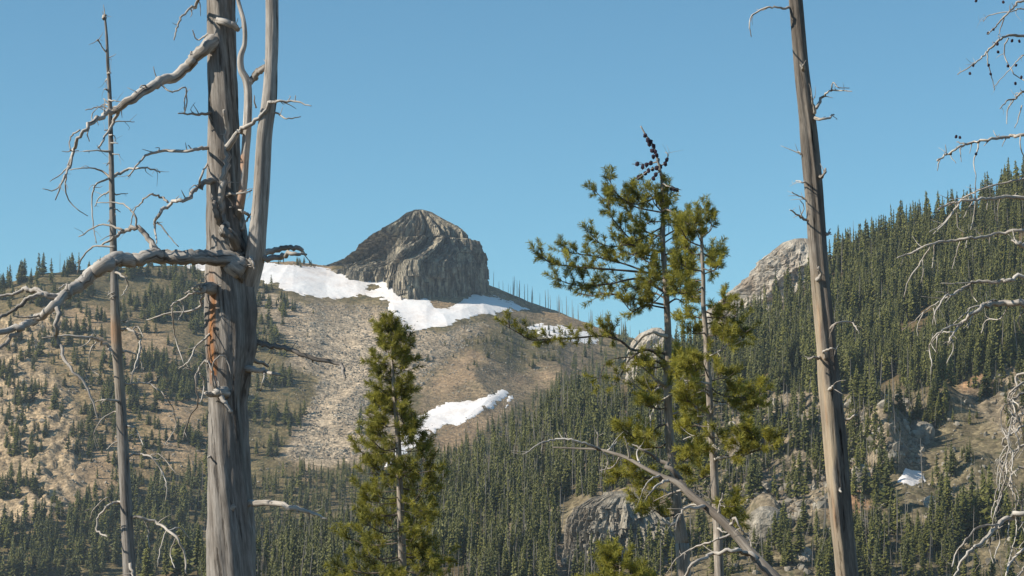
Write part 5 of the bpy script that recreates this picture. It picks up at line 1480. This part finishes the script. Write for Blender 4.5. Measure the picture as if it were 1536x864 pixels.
# second pine, right of it
D7 = 58.0
o7 = gbase(1079, 864, D7)
T7 = empty('pine_tree', o7, 'shorter of two right-hand pines, thin pale trunk with sparse lower sprays', 'pine tree')
tp7 = [(1050, 308), (1052, 342), (1053, 379), (1055, 421), (1055, 458), (1059, 504), (1060, 540), (1063, 572), (1065, 612), (1067, 651), (1071, 699), (1073, 739), (1077, 799), (1079, 864)]
trunk_mesh('trunk', tp7, [2, 4, 5, 6, 7, 8, 9, 9, 10, 10, 11, 12, 13, 14], D7, TWIGBARK, o7, T7, 12, 0.1, 0.08, True, None, None, 0, 5, 23)
rs7 = np.random.default_rng(71)
def pb7(pts, w=(4, 1.4), dz=0.0, **k): pine_branch(T7, o7, pts, w, D7, D7 + dz, rs7, **k)
K7 = dict(start=0.2, dens=0.9, blen=0.32, tl=0.27, tr=0.112, upb=0.5, green=.55, n=66)
for q, dz in ((((650, 330), (665, 310), (668, 290)), -.2), (((652, 360), (620, 345), (600, 330)), .4), (((652, 380), (680, 360), (690, 340)), -.3), (((654, 410), (610, 390), (585, 350), (575, 340)), -.5),
              (((655, 430), (690, 450), (700, 430)), .4), (((655, 440), (620, 430), (595, 410)), .6), (((656, 480), (690, 490), (705, 470)), -.5), (((656, 490), (610, 480), (580, 460)), -.6),
              (((658, 520), (610, 520), (580, 510)), .6), (((660, 540), (620, 560), (580, 560), (560, 540)), -.8), (((658, 500), (700, 480), (692, 440)), .5), (((654, 400), (640, 370), (630, 340)), -.5),
              (((660, 560), (640, 575), (610, 570)), .8), (((660, 600), (700, 600), (740, 590)), -.6), (((663, 640), (720, 640), (760, 650), (795, 690)), -.7), (((665, 660), (710, 660), (750, 700), (780, 720)), .6),
              (((663, 620), (700, 630), (730, 600)), .4), (((668, 700), (710, 700), (740, 730)), -.8), (((668, 690), (630, 690), (600, 660)), -.7), (((666, 640), (630, 640), (590, 640)), .7)):
    pb7(c7(*q), (3.5, 1.4), dz, **K7)
low7 = dict(start=.3, dens=1.0, blen=.38, tl=.27, tr=.135, upb=.3, green=.65, n=85)
for q, dz in ((((788, 150), (830, 180), (880, 190), (940, 190), (985, 175)), -.5), (((790, 200), (840, 210), (900, 200), (960, 200)), .6), (((790, 130), (840, 120), (870, 140)), .7),
              (((792, 230), (760, 240), (720, 210), (700, 200)), -.6), (((794, 300), (760, 300), (720, 290)), .6), (((800, 380), (760, 400), (720, 410)), -.6), (((800, 420), (860, 410), (930, 405), (960, 350), (950, 320)), -.7),
              (((930, 405), (970, 390), (1030, 370)), -.9), (((930, 405), (915, 385), (910, 370)), -.8), (((810, 560), (850, 600), (885, 600)), -.5), (((806, 480), (770, 490), (730, 480)), .6),
              (((815, 620), (860, 640), (900, 650)), .5), (((790, 170), (750, 150), (700, 150)), -.7), (((796, 340), (830, 345)), -.4), (((790, 130), (760, 60), (740, 90), (690, 80)), -.7), (((788, 100), (740, 110), (700, 70), (690, 60)), .5)):
    pb7(c8(*q), (3.5, 1.5), dz, **low7)
leader(T7, o7, tp7, D7, rs7, 314, 360, 7)
for pts_, w_ in ((c8((790, 260), (765, 240), (735, 232)), (6, 3)), (c8((793, 340), (750, 330), (690, 350)), (3, 1.6)), (c8((800, 425), (860, 415), (935, 405)), (4.5, 2.5)), (c8((800, 370), (830, 390)), (4, 2)),
                 (c8((795, 250), (815, 220), (860, 215)), (3, 1.5)), (c8((788, 140), (740, 128), (695, 128)), (3, 1.5)), (c8((780, 40), (830, 15), (860, -10)), (3, 1.5)), (c8((800, 590), (790, 550), (795, 520)), (3, 2)),
                 (c8((785, 90), (750, 60), (730, 70), (710, 75)), (3, 1.5)), (c8((790, 180), (760, 165), (700, 160)), (3, 1.5)), (c8((818, 680), (850, 700), (880, 680)), (3, 1.5))):
    branch(T7, o7, pts_, w_, D7, D7 - .4, TWIG_MAT, 'branch', (), 4, 5)

# small pine top at the bottom edge
D9 = 50.0
o9 = gbase(930, 900, D9)
T9 = empty('pine_tree', o9, 'young pine whose leafy top just shows at the bottom edge below the bluff', 'pine tree')
trunk_mesh('trunk', [(934, 826), (932, 850), (930, 900)], [2, 4, 7], D9, TWIGBARK, o9, T9, 10, 0.1, 0.08, True, None, None, 0, 5, 24)
rs9 = np.random.default_rng(99)
for k in range(26):
    v9 = 832 + k * 4; e9 = (16 + k * 3.2) * rs9.uniform(.7, 1.1); a = rs9.uniform(0, 6.28)
    ca, sa = math.cos(a), math.sin(a)
    pine_branch(T9, o9, [(932, v9 + 4), (932 + ca * e9 * .6, v9 + 4), (932 + ca * e9, v9 - rs9.uniform(0, .2) * e9)], (3, 1.4), D9, D9 + sa * e9 * D9 / F, rs9, .25, .9, .32, .23, .10, 60, .4, .55)
# ------------------------------------------------------------------ air
hz = bpy.data.materials.new('pale_haze'); hz.use_nodes = True
hz.node_tree.nodes.clear()
ho = hz.node_tree.nodes.new('ShaderNodeOutputMaterial'); hv = hz.node_tree.nodes.new('ShaderNodeVolumePrincipled')
hv.inputs['Color'].default_value = (0.72, 0.86, 1.0, 1)
hv.inputs['Density'].default_value = 0.00008
hv.inputs['Anisotropy'].default_value = 0.0
hz.node_tree.links.new(hv.outputs[0], ho.inputs['Volume'])
zb0 = float(Vg[:, 2].min()) - 1; zt0 = float(max(Vg[:, 2].max(), 260)) + 15
hx = 31000.0
hV = [(sx * hx, sy * hx, zz) for zz in (zb0, zt0) for sy in (-1, 1) for sx in (-1, 1)]
hF = [(0, 2, 3, 1), (4, 5, 7, 6), (0, 1, 5, 4), (2, 6, 7, 3), (0, 4, 6, 2), (1, 3, 7, 5)]
tag(link('haze', mesh_np('haze', hV, None, hF, [hz])), 'thin pale mountain haze', 'haze', kind='stuff')
print('forest', len(recs), 'singles', len(ci), len(si))
